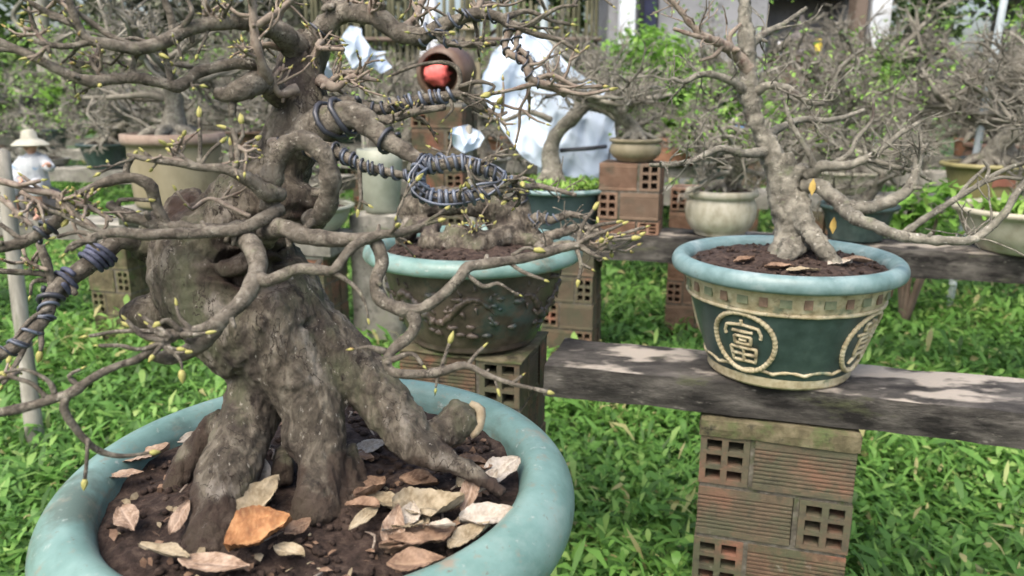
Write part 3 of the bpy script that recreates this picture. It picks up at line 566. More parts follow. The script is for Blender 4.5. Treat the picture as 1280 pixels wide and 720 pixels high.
# second bench, the pots one can pick out
x, y, z = at_row(228, CL, TL); bonsai('old leaning bonsai in a big tan tub with terracotta rim behind the big trunk', x, y, TL+.10, 'tub', 'tan', 1.30, 2, 2.2, 1.2)
tt = [o for o in C.objects if o.get('label', '').startswith('old leaning')][0]
for o in tt.children:
    if o.name.startswith(('pot', 'soil')): o.scale = (1.16, 1.16, 1.3*1.35); o.rotation_euler = (0, 0, 0)
    else: o.location[2] += .2*1.3*.35*.9
sl = MB(); rough_box(sl, (x, y, TL+.05), (.5, .3, .094), ROT, .04, .004, 5); tag(sl.build('concrete_block', pale_conc), 'grey slab under the tan tub', 'slab')
dull_terra = M('dull_terracotta', [(.3, (.17, .125, .095)), (.5, (.25, .19, .15)), (.7, (.31, .25, .20))], 16, .85, .3, 60)
rim = MB(); R_, Z_ = .2*1.30, TL+.10+.2*1.30*1.35
R_ = .2*1.16; rim.lathe([(R_*.90, Z_*1+(.83-1)*.351-.001), (R_*1.005, Z_+(.835-1)*.351), (R_*1.03, Z_+(.88-1)*.351), (R_*1.02, Z_+(.97-1)*.351), (R_*.90, Z_+(.975-1)*.351), (R_*.885, Z_+(.9-1)*.351)], 48, (x, y, 0))
rim.build('rim', dull_terra, [o for o in C.objects if o.get('label', '').startswith('old leaning')][0])
x, y, z = at_row(390, CL, TL); bonsai('twiggy bonsai in a celadon bowl partly hidden behind the loop of the big trunk', x, y, TL+.004, 'bowl', 'celadon', 1.0, 4, 1.2, .9)
x, y, z = at_row(478, C2)
s = MB(); s.lathe([(.001, 0), (.075, 0), (.085, .02), (.105, .24), (.11, .30), (.098, .30), (.09, .25)], 32, (x, y, TOP+.03)); tag(s.build('tall_pot', celadon), 'tall empty pale grey-green pot behind the wire coil', 'pot')
s = MB(); rough_box(s, (x, y, (TOP+.03)/2), (.24, .24, TOP+.028), ROT, .05, .005, 3); tag(s.build('concrete_pedestal', pale_conc), 'grey pedestal under the tall pale pot', 'pedestal')
x, y, z = at_row(790, C2); t = bonsai('bushy bare bonsai in a tan round-bellied pot on the orange brick stack', .53, rowY(C2, .53), TOP+.305, 'bulb', 'tan', .55, 0, 1.0, .85)
x, y, z = at_row(899, C2); tt = bonsai('creeping bonsai in a small cream-white round-bellied pot on the second bench', x, y, TOP+.004, 'bulb', 'white', .74, 4, 3.6, .85)
for o in tt.children:
    if o.name.startswith(('pot', 'soil')): o.scale[2] = .74*1.5
    else: o.location[2] *= 1.5
PENDING_TUFT = (x, y, TOP+.004+.74*.2*.8*1.5)
x, y, z = at_row(1278, C2); bonsai('spreading bonsai in a wide grey-white bowl at the right edge', x, y-.02, TOP+.004, 'bowl', 'white', 1.35, 5, 2.6, .9)
x, y, z = at_row(1075, C2); bonsai('small bonsai in a dark green tapered pot just behind the medallion pot branches', x, y+.05, TOP+.004, 'taper', 'green', .8, 6, .9, .8)
x, y, z = at_row(1197, C3); bonsai('dense bare bonsai in a yellow-tan tapered pot with a faded red patch', x, y-.25, TOP+.004, 'taper', 'yellow', 1.2, 5, 2.0, 1.2)
t = [o for o in C.objects if 'faded red patch' in o.get('label', '')][0]
red_f = M('faded_red', [(.3, (.28, .10, .08)), (.6, (.36, .17, .12))], 12, .6, .1)
s = MB(); V = []; xx, yy = t.location[0], t.location[1]
for a in np.linspace(-1.95, -1.35, 9):
    for zz in np.linspace(.10, .16, 4): r = (.165+(zz-.0144)*.29)*1.0+.004; V.append([xx+math.cos(a)*r, yy+math.sin(a)*r, TOP+.004+zz+rng.uniform(-.01, .01)])
i = np.arange(8)[:, None]*4+np.arange(3)[None]; s.add(V, np.stack([i, i+4, i+5, i+1], -1).reshape(-1, 4)); s.build('painted_patch', red_f, t)
# weeds in pots
def tuft(label, c, n_, r, l, m='bright'):
    s = MB(); P = np.array(c)+rng.normal(0, 1, (n_, 3))*np.array([r, r, .008]); P[:, 2] = np.maximum(P[:, 2], c[2])
    leaves(s, P, rng.uniform(.5, 1, n_)*l, rng.uniform(.3, .5, n_)*l*.5, rng.uniform(0, 6.28, n_), rng.uniform(.3, 1.3, n_), rng.uniform(.2, 1, n_), np.clip(rng.normal(.6, .2, n_), 0, 1)); return tag(s.build('weed_tuft', leaf_mats[m]), label, 'weeds', kind='stuff')
x, y, z = at_row(1262, C2); tuft('bright green weeds growing in the wide bowl at the right edge', (x-.05, y-.02, TOP+.14), 140, .07, .11)
tuft('green weeds growing in the small cream-white pot', PENDING_TUFT, 60, .05, .05)
x, y, z = at_row(1085, C3); s = shrub('variegated green plant standing behind the low right branches of the medallion bonsai', x, y-.6, 0, .85, .25, 'bright', 500, (.04, .1))
# lumpy green-blue jar seen left of the medallion bonsai's trunk
x, y, z = at_row(914, C4); blue_p = M('blue_paint', [(.3, (.05, .18, .42)), (.6, (.09, .28, .55))], 6, .5, .1); lime_p = M('lime_paint', [(.3, (.18, .34, .05)), (.6, (.28, .45, .1))], 6, .5, .1)
t = thing('painted_tub', 'plastic tub painted blue and lime green left of the tall bare trunk', 'tub', (x-.06, y-.5, TOP+.16)); s = MB(); s.lathe([(.001, 0), (.08, 0), (.105, .17), (.11, .18)], 32, (x-.06, y-.5, TOP+.16)); s.build('body', lime_p, t); s = MB(); s.lathe([(.104, .15), (.118, .16), (.118, .20), (.106, .20), (.10, .17), (.001, .165)], 32, (x-.06, y-.5, TOP+.162)); s.build('rim', blue_p, t)
pier('brick_stack', 'brown brick stack under the blue and lime tub', x-.06, y-.5, .3, .25, 0, TOP+.155, cap=.0, cat='brick stack')

# figurine on the left bench
x, y, z = at_row(52, CL, TL); zz = TL+.004
skin_m = M('figurine_skin', [(.3, (.42, .23, .16)), (.6, (.52, .31, .23))], 20, .5, .1); shirt_m = M('white_shirt', [(.3, (.34, .37, .39)), (.6, (.46, .49, .51))], 12, .6, .2, spots=[((.20, .30, .42), 22, .60, .66)])
straw = M('straw', [(.3, (.30, .30, .24)), (.6, (.42, .42, .35))], 30, .8, .4); trou = M('grey_trousers', [(.3, (.30, .32, .34)), (.6, (.42, .44, .46))], 14, .7, .2)
t = thing('figurine', 'figurine of a seated fisherman in straw hat, white shirt and rolled trousers, left bench', 'figurine', (x, y, zz))
def fp(a, b, c): return np.array([x+a, y-b, zz+c])
rk = MB(); rk.ball(fp(0, -.03, .07), .1, (1.1, .9, .85), 16, amp=.05); rk.build('rock', stone_m, t)
b = MB(); b.tube([fp(0, 0, .16), fp(0, .01, .24), fp(0, 0, .295), fp(0, .005, .33)], [.05, .055, .05, .018], 12, .02, 0); b.ball(fp(0, .012, .365), .036, (.9, 1, 1.15)); b.ball(fp(0, .05, .362), .009)
for q in (-1, 1):
    b.ball(fp(q*.034, .01, .362), .009)
    b.tube([fp(q*.03, 0, .16), fp(q*.06, .11, .165), fp(q*.062, .12, .09), fp(q*.055, .115, .012)], [.034, .028, .022, .014], 10, .02, 0); b.tube([fp(q*.055, .11, .012), fp(q*.06, .16, .006)], [.014, .01], 8, .02, 0)
b.tube([fp(-.05, 0, .29), fp(-.085, .03, .22), fp(-.02, .09, .19)], [.022, .018, .012], 8, .02, 0); b.tube([fp(.05, 0, .29), fp(.095, .03, .25), fp(.115, .07, .275)], [.022, .018, .012], 8, .02, 0)
for hx, hz, sx in ((-.02, .19, 1), (.115, .275, -1)):
    for k in range(4): b.tube([fp(hx+.004*k-.006, .085, hz), fp(hx+.004*k-.006+.004*sx, .108, hz-.004), fp(hx+.004*k-.006, .115, hz-.012)], [.0035, .003, .0025], 5, .006, 0)
    b.tube([fp(hx, .08, hz+.006), fp(hx+.01*sx, .095, hz+.016)], [.0035, .003], 5, .006, 0)
V, N, Q = remesh(b, .0045, 3); b = MB(); b.add(V, Q); b.build('body', skin_m, t)
s = MB(); s.tube([fp(0, 0, .15), fp(0, .01, .24), fp(0, 0, .30), fp(0, .004, .325)], [.062, .064, .06, .026], 14, .015, .02); s.tube([fp(-.045, 0, .295), fp(-.09, .03, .222), fp(-.045, .07, .20)], [.03, .027, .022], 10, .015, .03); s.tube([fp(.045, 0, .295), fp(.097, .03, .252), fp(.108, .05, .263)], [.03, .027, .022], 10, .015, .03)
V, N, Q = remesh(s, .005, 2); s = MB(); s.add(V, Q); s.build('shirt', shirt_m, t)
s = MB()
for q in (-1, 1): s.tube([fp(q*.028, 0, .155), fp(q*.06, .108, .168), fp(q*.062, .121, .12)], [.042, .036, .031], 10, .02, .02)
V, N, Q = remesh(s, .005, 2); s = MB(); s.add(V, Q); s.build('trousers', trou, t)
s = MB(); s.lathe([(.085, -.022), (.06, 0), (.036, .012), (.034, .04), (.02, .055), (.001, .058), (.001, .052), (.03, .034), (.033, .008), (.082, -.026), (.085, -.022)], 28, fp(0, .008, .388), wob=.04); s.build('hat', straw, t)
dk = MB()
for q in (-1, 1): dk.ball(fp(q*.013, .045, .37), .0045)
dk.ball(fp(0, .046, .347), .006, (1.6, .6, .5)); dk.build('face_paint', dark_m, t)

# white plastic sheets and sacks, red bag, stone lantern
plast = M('white_plastic', [(.3, (.40, .49, .60)), (.6, (.47, .56, .66))], 4, .6, .2, 14, dist=.006, spec=.25)
def sheet(outline, z, amp, seed, th=.004, slope=0.0, rounds=1, jag=1.6):
    """a crumpled sheet cut to an outline given in photo pixels, with folds and thickness"""
    O = np.array(outline, float)
    O = np.stack([O, (O+np.roll(O, -1, 0))/2+rng.normal(0, jag, O.shape)], 1).reshape(-1, 2)
    for _ in range(rounds): O = np.stack([O*.75+np.roll(O, -1, 0)*.25, O*.25+np.roll(O, -1, 0)*.75], 1).reshape(-1, 2)
    x0, y0 = O.min(0); x1, y1 = O.max(0); nx, ny = 70, 70
    def inside(p):
        c = False
        for i in range(len(O)):
            a, b = O[i], O[i-1]
            if (a[1] > p[1]) != (b[1] > p[1]) and p[0] < (b[0]-a[0])*(p[1]-a[1])/(b[1]-a[1])+a[0]: c = not c
        return c
    idx, V, Q = {}, [], []; s = MB()
    # row-wise stretch between left and right edges keeps the border clean
    for j in range(ny+1):
        yy = y0+(y1-y0)*(j+.001)/(ny+.002); hits = []
        for i in range(len(O)):
            a, b = O[i], O[i-1]
            if (a[1] > yy) != (b[1] > yy): hits.append((b[0]-a[0])*(yy-a[1])/(b[1]-a[1])+a[0])
        l, r = min(hits), max(hits)
        for i in range(nx+1):
            px = l+(r-l)*i/nx; q = Vector((px*.012, yy*.007, seed))
            dz = amp*(abs(mnoise.noise(q*1.6))*1.6+mnoise.noise(q*3.7)*.6+abs(mnoise.noise(Vector((px*.05, yy*.03, seed))))*.5)
            dz += amp*.16*abs(math.sin(px*.075+yy*.035+2.5*mnoise.noise(q*1.3)))**.6+amp*.09*abs(math.sin(px*.03-yy*.10+3*mnoise.noise(q*2)))**.6
            V.append(W(px, yy, z+dz+slope*(yy-y0)))
    V = np.array(V); i = np.arange(ny)[:, None]*(nx+1)+np.arange(nx)[None]; F = np.stack([i, i+1, i+nx+2, i+nx+1], -1).reshape(-1, 4)
    n_ = len(V); ring = list(range(nx+1))+[k*(nx+1)+nx for k in range(1, ny+1)]+[ny*(nx+1)+k for k in range(nx-1, -1, -1)]+[k*(nx+1) for k in range(ny-1, 0, -1)]
    B = V+np.array([0, th, 0]); E = [[ring[k], ring[k-1], ring[k-1]+n_, ring[k]+n_] for k in range(len(ring))]
    s.add(np.vstack([V, B]), np.vstack([F[:, ::-1], F+n_, E])); return s
OUT = [(614, 66), (632, 52), (650, 40), (678, 42), (696, 62), (712, 82), (738, 100), (766, 118), (768, 158), (772, 200), (780, 226), (752, 236), (704, 234), (690, 214), (652, 196), (628, 162), (606, 124), (602, 94)]
t = thing('plastic_sheet', 'large white plastic sheet hanging crumpled on the thin metal pole behind the dark pots', 'plastic sheet', W(690, 140, 3.75)); sheet(OUT, 3.66, .06, 1.3).build('sheet', plast, t)
s = MB(); s.tube([W(628, 50, 3.75), W(676, 47, 3.75), W(712, 74, 3.75)], [.012, .012, .012], 7, .05, .06); s.build('top_cane', grey_wood, t)
s = MB(); s.tube([W(700, 188, 3.585), W(730, 186, 3.57), W(758, 183, 3.58)], [.011, .010, .011], 6, .02, .1); s.tube([W(762, 186, 3.58), W(760, 214, 3.58), W(757, 226, 3.58)], [.005]*3, 6, .02, .1); s.build('strap', wire_black, t)
for lab, o, z, sd in (('white plastic sack in the twigs right of the big trunk, below the thick branch', [(432, 38), (452, 36), (462, 58), (466, 80), (440, 86), (430, 64)], 4.6, 5.1),
                      ('small white plastic sack lower left, close against the big upper trunk', [(396, 78), (410, 76), (416, 92), (424, 112), (398, 116), (394, 96)], 4.6, 7.7),
                      ('pale crumpled plastic sack right of the other two by the upper trunk', [(462, 62), (482, 64), (490, 84), (476, 92), (460, 84)], 4.7, 9.2),
                      ('white plastic bag on the soil behind the wire coil', [(566, 160), (584, 156), (600, 164), (602, 178), (590, 188), (568, 184), (560, 172)], 2.9, 3.3)):
    tag(sheet(o, z, .12, sd, .012, 0, 0, 3.2).build('plastic_sack', plast), lab, 'plastic sack')
for px_, py_, z_, l_ in ((446, 34, 4.72, 'thin wooden stake holding white sacks behind the big upper trunk'), (586, 158, 2.98, 'short wooden stake holding the small white bag behind the wire coil')):
    a = W(px_, py_, z_); pole('wooden_stake', l_, (a[0]+.03, a[1], 0), a, .016, .012, grey_wood, 'stake', .06)
for (a_, b_, z_), l_ in (((446, 52, 4.72), 'thin cane tied across the stake behind the white sacks'),):
    pole('cane', l_, W(398, 92, 4.70), W(486, 66, 4.76), .009, .008, grey_wood, 'cane', .06)
p = W(548, 92, 4.3); t = thing('brown_jar', 'round brown jar lying on its side with its mouth to the viewer', 'jar', p)
s = MB(); s.lathe([(.10, 0), (.125, .01), (.13, .04), (.14, .08), (.13, .18), (.08, .24), (.001, .25), (.001, .23), (.09, .2), (.11, .08), (.095, .02), (.10, 0)], 36); R_ = basis((.35, 1, .05)); s.v = [v@R_.T*1.12+p for v in s.v]; s.build('body', brown_g, t)
red_m = M('red_plastic', [(.3, (.55, .09, .08)), (.6, (.70, .16, .14))], 8, .4, .3, 20)
s = MB(); s.ball(p+np.array([-.01, .03, -.005]), .07, (1, .6, .8), 20, amp=.15); tag(s.build('red_bag', red_m), 'red plastic bag stuffed in the mouth of the brown jar', 'bag')
x, y, z = at_row(548, C2+.75); pier('brick_stack', 'brick stack holding the brown jar with the red bag', p[0]+.02, p[1]+.12, .3, .26, 0, p[2]-.158, cap=.02, cat='brick stack')
p = W(587, 44, 6.0); t = thing('stone_lantern', 'small sandy stone lantern with a cap roof far behind the top wired branch', 'lantern', (p[0], p[1], 0)); s = MB()
s.box((p[0], p[1], p[2]/2-.1), (.16, .16, p[2]-.2)); s.build('plinth', tan_g, t, False); s = MB(); s.lathe([(.001, -.1), (.055, -.1), (.05, -.07), (.035, -.05), (.035, .03), (.08, .035), (.07, .055), (.03, .08), (.001, .085)], 20, p); s.build('lamp_house', tan_g, t)

# ------------------------------------------------------------------ hero bonsai: shared helpers
BUDS = []                                                # (position, direction, length, branch object)
def sprout(mb, p, d, L, r, buds, lvl=1, up=.3, wig=.45):
    d = np.array(d, float)/np.linalg.norm(d); k = 4; pts = [np.array(p)-d*r]
    for i in range(k):
        d = d+rng.normal(0, wig*.5, 3)+np.array([0, 0, up*.15]); d /= np.linalg.norm(d); pts.append(pts[-1]+d*L/k)
    mb.tube(pts, np.linspace(r, max(r*.5, .0011), k+1), 6, .006, .09, True)
    buds.append((pts[-1], d, rng.uniform(.008, .0125)))
    for q in range(rng.integers(1, 3) if lvl else 0):
        i = rng.integers(1, k); dd = d+rng.normal(0, .8, 3); sprout(mb, pts[i], dd, L*rng.uniform(.3, .6), max(r*.7, .0012), buds, lvl-1, up, wig)
    if lvl and rng.random() < .4: buds.append((pts[2], rng.normal(0, 1, 3)+np.array([0, 0, .6]), rng.uniform(.005, .008)))
def px2w(pts): return np.array([W(a, b, z) for a, b, r, z in pts]), np.array([r*z/FPX for a, b, r, z in pts])
def branch(parent, pts, mat=bark, tw=0, twL=(.02, .06), buds=True, wires=(), up=.3, tips=(), rough=.05, n=10, f0=.25, spread=1.0, name='branch', lvl=1, stubs=True):
    P, R = px2w(pts); mb = MB(); bl = []
    P, R = resample(P, R, .005); R = R*.84; sl = np.concatenate([[0], np.cumsum(np.linalg.norm(np.diff(P, axis=0), axis=1))])
    for c0 in np.arange(rng.uniform(.005, .03), sl[-1], .026): R = R*(1+rng.uniform(.04, .2)*np.exp(-((sl-c0)/rng.uniform(.003, .006))**2))
    P = P+np.array([mnoise.noise_vector(Vector(p*38)) for p in P])*np.minimum(.0022, R*.25)[:, None]
    P, R, T, N, B = mb.tube(P, R, n, .006, rough, raw=True)
    if n >= 9 and stubs:
        for k in range(int(rng.integers(1, 4))):               # old pruning stubs
            i = int(rng.uniform(.15, .9)*(len(P)-1)); a = rng.uniform(0, 6.28); dd = N[i]*math.cos(a)+B[i]*math.sin(a)+T[i]*.4; q = R[i]
            mb.tube([P[i], P[i]+dd*q*1.2, P[i]+dd*q*rng.uniform(1.5, 2.3)], [q*.6, q*.42, q*.34], 7, .004, .1)
    for k in range(tw):
        i = int(rng.uniform(f0, 1)*(len(P)-1)); a = rng.uniform(0, 6.28)
        sprout(mb, P[i], (N[i]*math.cos(a)+B[i]*math.sin(a))*spread+T[i]*rng.uniform(.1, 1.0), rng.uniform(*twL), rng.uniform(.0014, .0026), bl, lvl, up)
    for tp in tips:                                      # twigs traced to their tips: (px, py, z)
        pp, rr = px2w(tp); mb.tube(pp, rr, 7, .005, .08)
        d = pp[-1]-pp[-2]; bl.append((pp[-1], d, rng.uniform(.010, .014)))
    o = mb.build(name, mat, parent)
    if buds: BUDS.extend([(p, d, l, o) for p, d, l in bl])
    for (i0, i1, turns, rad, m) in wires:                # wire wound round the branch between two fractions of its length
        a, b = int(i0*(len(P)-1)), max(int(i1*(len(P)-1)), int(i0*(len(P)-1))+3); t = np.linspace(a, b-.001, max(12, int(turns*14)))
        i = t.astype(int); f = (t-i)[:, None]; ph = np.linspace(0, turns*2*math.pi, len(t))[:, None]+rng.uniform(0, 6)
        cc = P[i]*(1-f)+P[i+1]*f; rr = (R[i][:, None]+rad*.8)*(1+.06*np.sin(ph*2.3))
        w = MB(); rad = rad*.7; w.tube(cc+rr*(N[i]*np.cos(ph)+B[i]*np.sin(ph)), np.full(len(t), rad), 6, .01, .03, raw=True); w.build('wire', m, o)
    return o
def skin_trunk(parent, chains, voxel, mat, amp=.006, name='trunk', grain=(18, 18, 9), lumps=(), hollows=(), damp=False):
    mb = MB()
    for ch in chains:
        P, R = px2w(ch); mb.tube(P, R, 20, .01, .015)
    for (p, r, sc) in lumps: mb.ball(p, r, sc, 14)
    V, N, Q = remesh(mb, voxel, 4); g_ = np.array(grain); D = np.zeros(len(V)); tint = np.zeros(len(V))
    for i, p in enumerate(V):
        q = Vector(p*g_); w = mnoise.noise_vector(q*.7)*.6
        a = mnoise.noise(q+w); f = mnoise.noise(Vector(p*g_*np.array([3.2, 3.2, 1.1]))+w*1.5); c = mnoise.noise(Vector(p*95)); e = mnoise.noise(Vector(p*np.array([210, 210, 120])))
        wart = max(0, mnoise.noise(Vector(p*55+5))-.38)*3
        D[i] = a*.5+f*.48+c*.36+e*.30+wart*.6-.8*max(0, .06-abs(f))/.06*max(0, a+.1)
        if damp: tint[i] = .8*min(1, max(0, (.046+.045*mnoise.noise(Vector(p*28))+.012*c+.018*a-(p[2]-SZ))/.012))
        for (hc, hr, hd) in hollows:
            t = np.linalg.norm((p-hc)/hr)
            if t < 1.5:
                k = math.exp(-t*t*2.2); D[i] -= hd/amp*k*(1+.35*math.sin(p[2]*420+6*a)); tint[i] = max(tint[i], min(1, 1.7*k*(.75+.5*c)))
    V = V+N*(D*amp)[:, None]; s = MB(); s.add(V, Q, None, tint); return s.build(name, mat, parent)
def soil_disc(parent, c, R, rough=.006, mound=.02, oval=(1, 1), n=60, crumbs=160, tip=False):
    s = MB(); rr = np.linspace(0, 1, 22)[1:]*R; a = np.linspace(0, 6.2832, n, endpoint=False); V = [[0, 0, mound]]
    for r in rr:
        for t in a:
            x, y = r*math.cos(t)*oval[0], r*math.sin(t)*oval[1]
            V.append([x, y, mound*(1-(r/R)**2)+rough*(mnoise.noise(Vector((x*22, y*22, c[0])))+.7*mnoise.noise(Vector((x*60, y*60, 1)))+.4*mnoise.noise(Vector((x*140, y*140, 1))))])
    m = len(rr); i = 1+np.arange(m-1)[:, None]*n; j = np.arange(n)[None]; k = (j+1) % n; j1 = np.arange(n); k1 = (j1+1) % n
    s.add(np.array(V)+np.array(c), np.stack([i+j, i+n+j, i+n+k, i+k], -1).reshape(-1, 4), np.stack([np.zeros(n, int), 1+j1, 1+k1], -1))
    for q in range(crumbs):
        r = R*.95*math.sqrt(rng.random()); t = rng.uniform(0, 6.28); z = mound*(1-(r/R)**2)
        s.ball(np.array(c)+np.array([r*math.cos(t)*oval[0], r*math.sin(t)*oval[1], z+.002]), rng.uniform(.002, .006), (1, rng.uniform(.6, 1), .7), 6, amp=.15)
    if tip: lean(s)
    return s.build('soil', soil_m, parent)

# ------------------------------------------------------------------ the big trunk in the teal pot
PC = np.array([-.220, .82, .838]); RP = .290; LEAN = math.tan(math.radians(1.0))
def lean(mb):
    for v in mb.v: v[:, 2] += (v[:, 1]-PC[1])*LEAN
big = thing('potted_bonsai', 'huge gnarled bonsai with thick hollowed trunk and wired branches in the big teal pot', 'potted bonsai', (PC[0], PC[1], PC[2]-.32))
prof = [(.001, -.30), (.19, -.30), (.222, -.12), (.234, -.03), (.238, -.012), (.246, -.001), (.257, .004), (.268, .003), (.284, -.005), (.295, -.018), (.300, -.034), (.298, -.052), (.289, -.064), (.276, -.068), (.266, -.074), (.266, -.10), (.252, -.20), (.215, -.30), (.21, -.318), (.001, -.318)]
pr, _ = resample(np.c_[np.array(prof), np.zeros(len(prof))], np.ones(len(prof)), .006)
s = MB(); s.lathe(pr[:, :2]*np.array([RP/.30, 1]), 140, PC, (1, 1.02), .004); lean(s); s.build('pot', teal, big)
SZ = PC[2]-.015
soil_disc(big, (PC[0], PC[1], SZ-.012), .2285, .007, .014, (1, 1.02), 110, 620, True)
def zs(px, py): return zG(px, py, SZ)
chains = [
 [(350, 430, 78, .885), (318, 385, 90, .885), (287, 345, 90, .89), (276, 318, 84, .89), (298, 282, 58, .888), (332, 238, 45, .885), (358, 190, 37, .88), (376, 138, 35, .88), (374, 92, 31, .885), (392, 50, 23, .89)],
 [(352, 398, 60, .89), (400, 430, 46, .885), (444, 464, 37, .88), (480, 502, 33, .87), (506, 538, 29, .86), (524, 560, 23, .85), (568, 580, 14, .84), (600, 596, 11, .835), (628, 616, 8, .835)],
 [(505, 535, 24, .87), (532, 548, 22, .875), (562, 536, 22, .88), (584, 517, 25, .885)],
 [(335, 462, 50, .885), (316, 512, 36, .875), (298, 555, 37, .853), (280, 602, 37, .83), (268, 645, 33, .81), (262, 680, 33, .792), (260, 704, 40, .782)],
 [(356, 440, 62, .87), (384, 492, 43, .86), (397, 536, 35, .855), (400, 580, 30, .845), (397, 622, 28, .832), (396, 652, 31, .822)],
 [(372, 530, 20, .845), (370, 552, 20, .845), (384, 572, 16, .845)],
 [(345, 255, 44, .87), (375, 262, 36, .865), (402, 262, 24, .865)],
 [(230, 300, 40, .90), (205, 285, 26, .90), (186, 310, 20, .89), (170, 306, 16, .885)],
 [(215, 385, 32, .90), (190, 392, 26, .895), (160, 395, 15, .89)],
 [(238, 268, 34, .90), (228, 246, 20, .905)],
 [(356, 560, 10, .875), (354, 582, 14, .875), (350, 602, 12, .87)],
 [(285, 530, 22, .90), (256, 552, 19, .905), (232, 580, 17, .90), (214, 616, 13, .885)],
 [(428, 575, 14, .86), (438, 612, 12, .85), (446, 650, 10, .835), (450, 690, 7, .80)], [(424, 600, 12, .85), (432, 645, 10, .83), (436, 690, 8, .805), (440, 716, 6, .79)], [(432, 590, 11, .86), (456, 626, 9, .85), (480, 648, 7, .845), (505, 660, 5, .84)], [(436, 560, 10, .88), (452, 600, 9, .87), (462, 640, 7, .86), (470, 664, 5, .855)]]
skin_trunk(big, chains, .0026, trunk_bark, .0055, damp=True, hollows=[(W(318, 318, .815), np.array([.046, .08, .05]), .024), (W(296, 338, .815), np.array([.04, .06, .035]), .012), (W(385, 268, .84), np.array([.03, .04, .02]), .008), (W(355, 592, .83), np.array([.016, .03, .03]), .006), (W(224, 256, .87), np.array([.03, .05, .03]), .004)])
s = MB(); e = W(592, 512, .886); s.tube([W(588, 505, .884), W(601, 513, .882), W(598, 534, .878), W(590, 546, .874)], np.array([5, 7, 6, 3])*.88/FPX, 8, .006, .12); s.build('torn_bark', cut_wood, big)
W1 = ((.0, 1, 3, .0022, wire_blue),)
Bb = lambda *a, **k: branch(big, *a, **k)
# loop and shoulders
Bb([(338, 262, 14, .80), (340, 225, 15, .795), (352, 190, 15, .79), (376, 176, 14, .785), (398, 186, 14, .785), (410, 212, 14, .79), (413, 240, 15, .80), (402, 268, 15, .82), (385, 276, 13, .84)], rough=.07, n=14)
# top right thick branch A, wired
Bb([(374, 84, 24, .885), (392, 48, 17, .88), (418, 22, 14, .875), (446, 16, 13, .87), (478, 27, 14, .86), (505, 42, 14, .855), (532, 44, 12, .85), (566, 26, 9, .84), (596, 17, 8, .835), (624, 20, 8, .83), (640, 32, 6, .83), (660, 32, 5, .83), (676, 22, 3.4, .83), (700, 9, 2.6, .83), (722, 7, 2, .83)],
   wires=((.50, .66, 4, .0022, wire_blue), (.66, .84, 3, .0018, wire_black), (.12, .16, 1.2, .002, wire_black)), tw=12, f0=.4, n=12,
   tips=[[(640, 30, 5, .83), (668, 42, 4, .83), (700, 50, 3, .83), (718, 62, 2, .83)], [(632, 22, 5, .83), (660, 14, 3, .84), (690, 26, 2.5, .84), (712, 30, 2, .84)]])
Bb([(402, -14, 12, .88), (420, 4, 12, .875), (440, 16, 12, .87)], n=12)
Bb([(560, 30, 4, .84), (548, 44, 5, .835), (558, 54, 4, .835), (590, 56, 5, .84), (620, 54, 4, .845)], wires=((.1, .6, 3, .0018, wire_blue),), tw=3)
Bb([(640, 32, 6, .83), (634, 48, 5, .83), (632, 62, 5, .828), (642, 70, 5, .826), (655, 76, 5, .825), (660, 92, 5, .825), (668, 102, 6, .83), (690, 108, 6, .835), (706, 120, 4, .84)], mat=twig_m, wires=((.0, .8, 7, .0016, wire_black),), tw=7, twL=(.03, .08), f0=.4,
   tips=[[(668, 100, 4, .83), (690, 94, 3, .83), (720, 108, 2.6, .83), (752, 108, 2, .83)], [(670, 104, 4, .83), (640, 112, 2.4, .82), (612, 118, 2, .81)], [(700, 112, 4, .83), (730, 118, 2.6, .83), (762, 112, 2, .83)]])
s_ = Bb([(656, 34, 4, .835), (648, 42, 4.5, .832), (646, 58, 4.5, .83), (656, 66, 4, .828), (664, 80, 4, .828), (660, 94, 4, .828)], mat=twig_m, wires=((.0, 1, 5, .0016, wire_black),))
# wired branch to the right, with the coil
Bb([(372, 178, 32, .87), (400, 160, 27, .85), (428, 146, 22, .835), (450, 148, 19, .83), (470, 164, 16, .825), (492, 180, 13, .82), (516, 196, 11, .815), (540, 206, 9, .81), (580, 204, 8, .81), (616, 216, 7, .81), (640, 228, 5, .81), (662, 234, 4, .815)], n=14, rough=.04,
   wires=((.17, .30, 2.2, .0042, wire_black), (.44, .47, 1.2, .003, wire_black), (.62, .95, 12, .0024, wire_blue), (.60, .9, 9, .0022, wire_black)), tw=8, f0=.7)
Bb([(556, 200, 7, .815), (530, 206, 8, .81), (519, 222, 8, .805), (527, 240, 8, .80), (550, 249, 8, .80), (580, 248, 7, .80), (612, 240, 6, .805), (640, 236, 5, .81)], wires=((.0, .8, 15, .0030, wire_blue), (.1, .95, 9, .0026, wire_black)), tw=5, f0=.5)
for k in range(3):
    pp = [W(524+k*5+rng.uniform(-5, 5), 200+k*5, .80), W(511+k*5, 222, .795-.006*k), W(522+k*6, 245-k*5, .79), W(556, 256-k*7, .79+.006*k), W(600+rng.uniform(-10, 10), 246-k*8, .80), W(632-k*4, 218+k*4, .805), W(585+k*6, 196+k*5, .81), W(540+k*4, 200+k*3, .805)]
    s = MB(); s.tube(pp, [.0015]*8, 6, .006, .02); s.build('wire', wire_blue if k % 2 == 0 else wire_black, big)
Bb([(398, 184, 12, .83), (424, 192, 8, .82), (452, 206, 6, .81), (480, 214, 6, .81), (514, 221, 5, .805)], wires=((.2, 1, 8, .0022, wire_black), (.3, 1, 6, .002, wire_blue)), tips=[[(449, 204, 3.5, .81), (450, 225, 2.8, .81), (451, 248, 2.4, .81), (448, 262, 2, .81)], [(449, 250, 2, .81), (460, 256, 2, .81)]])
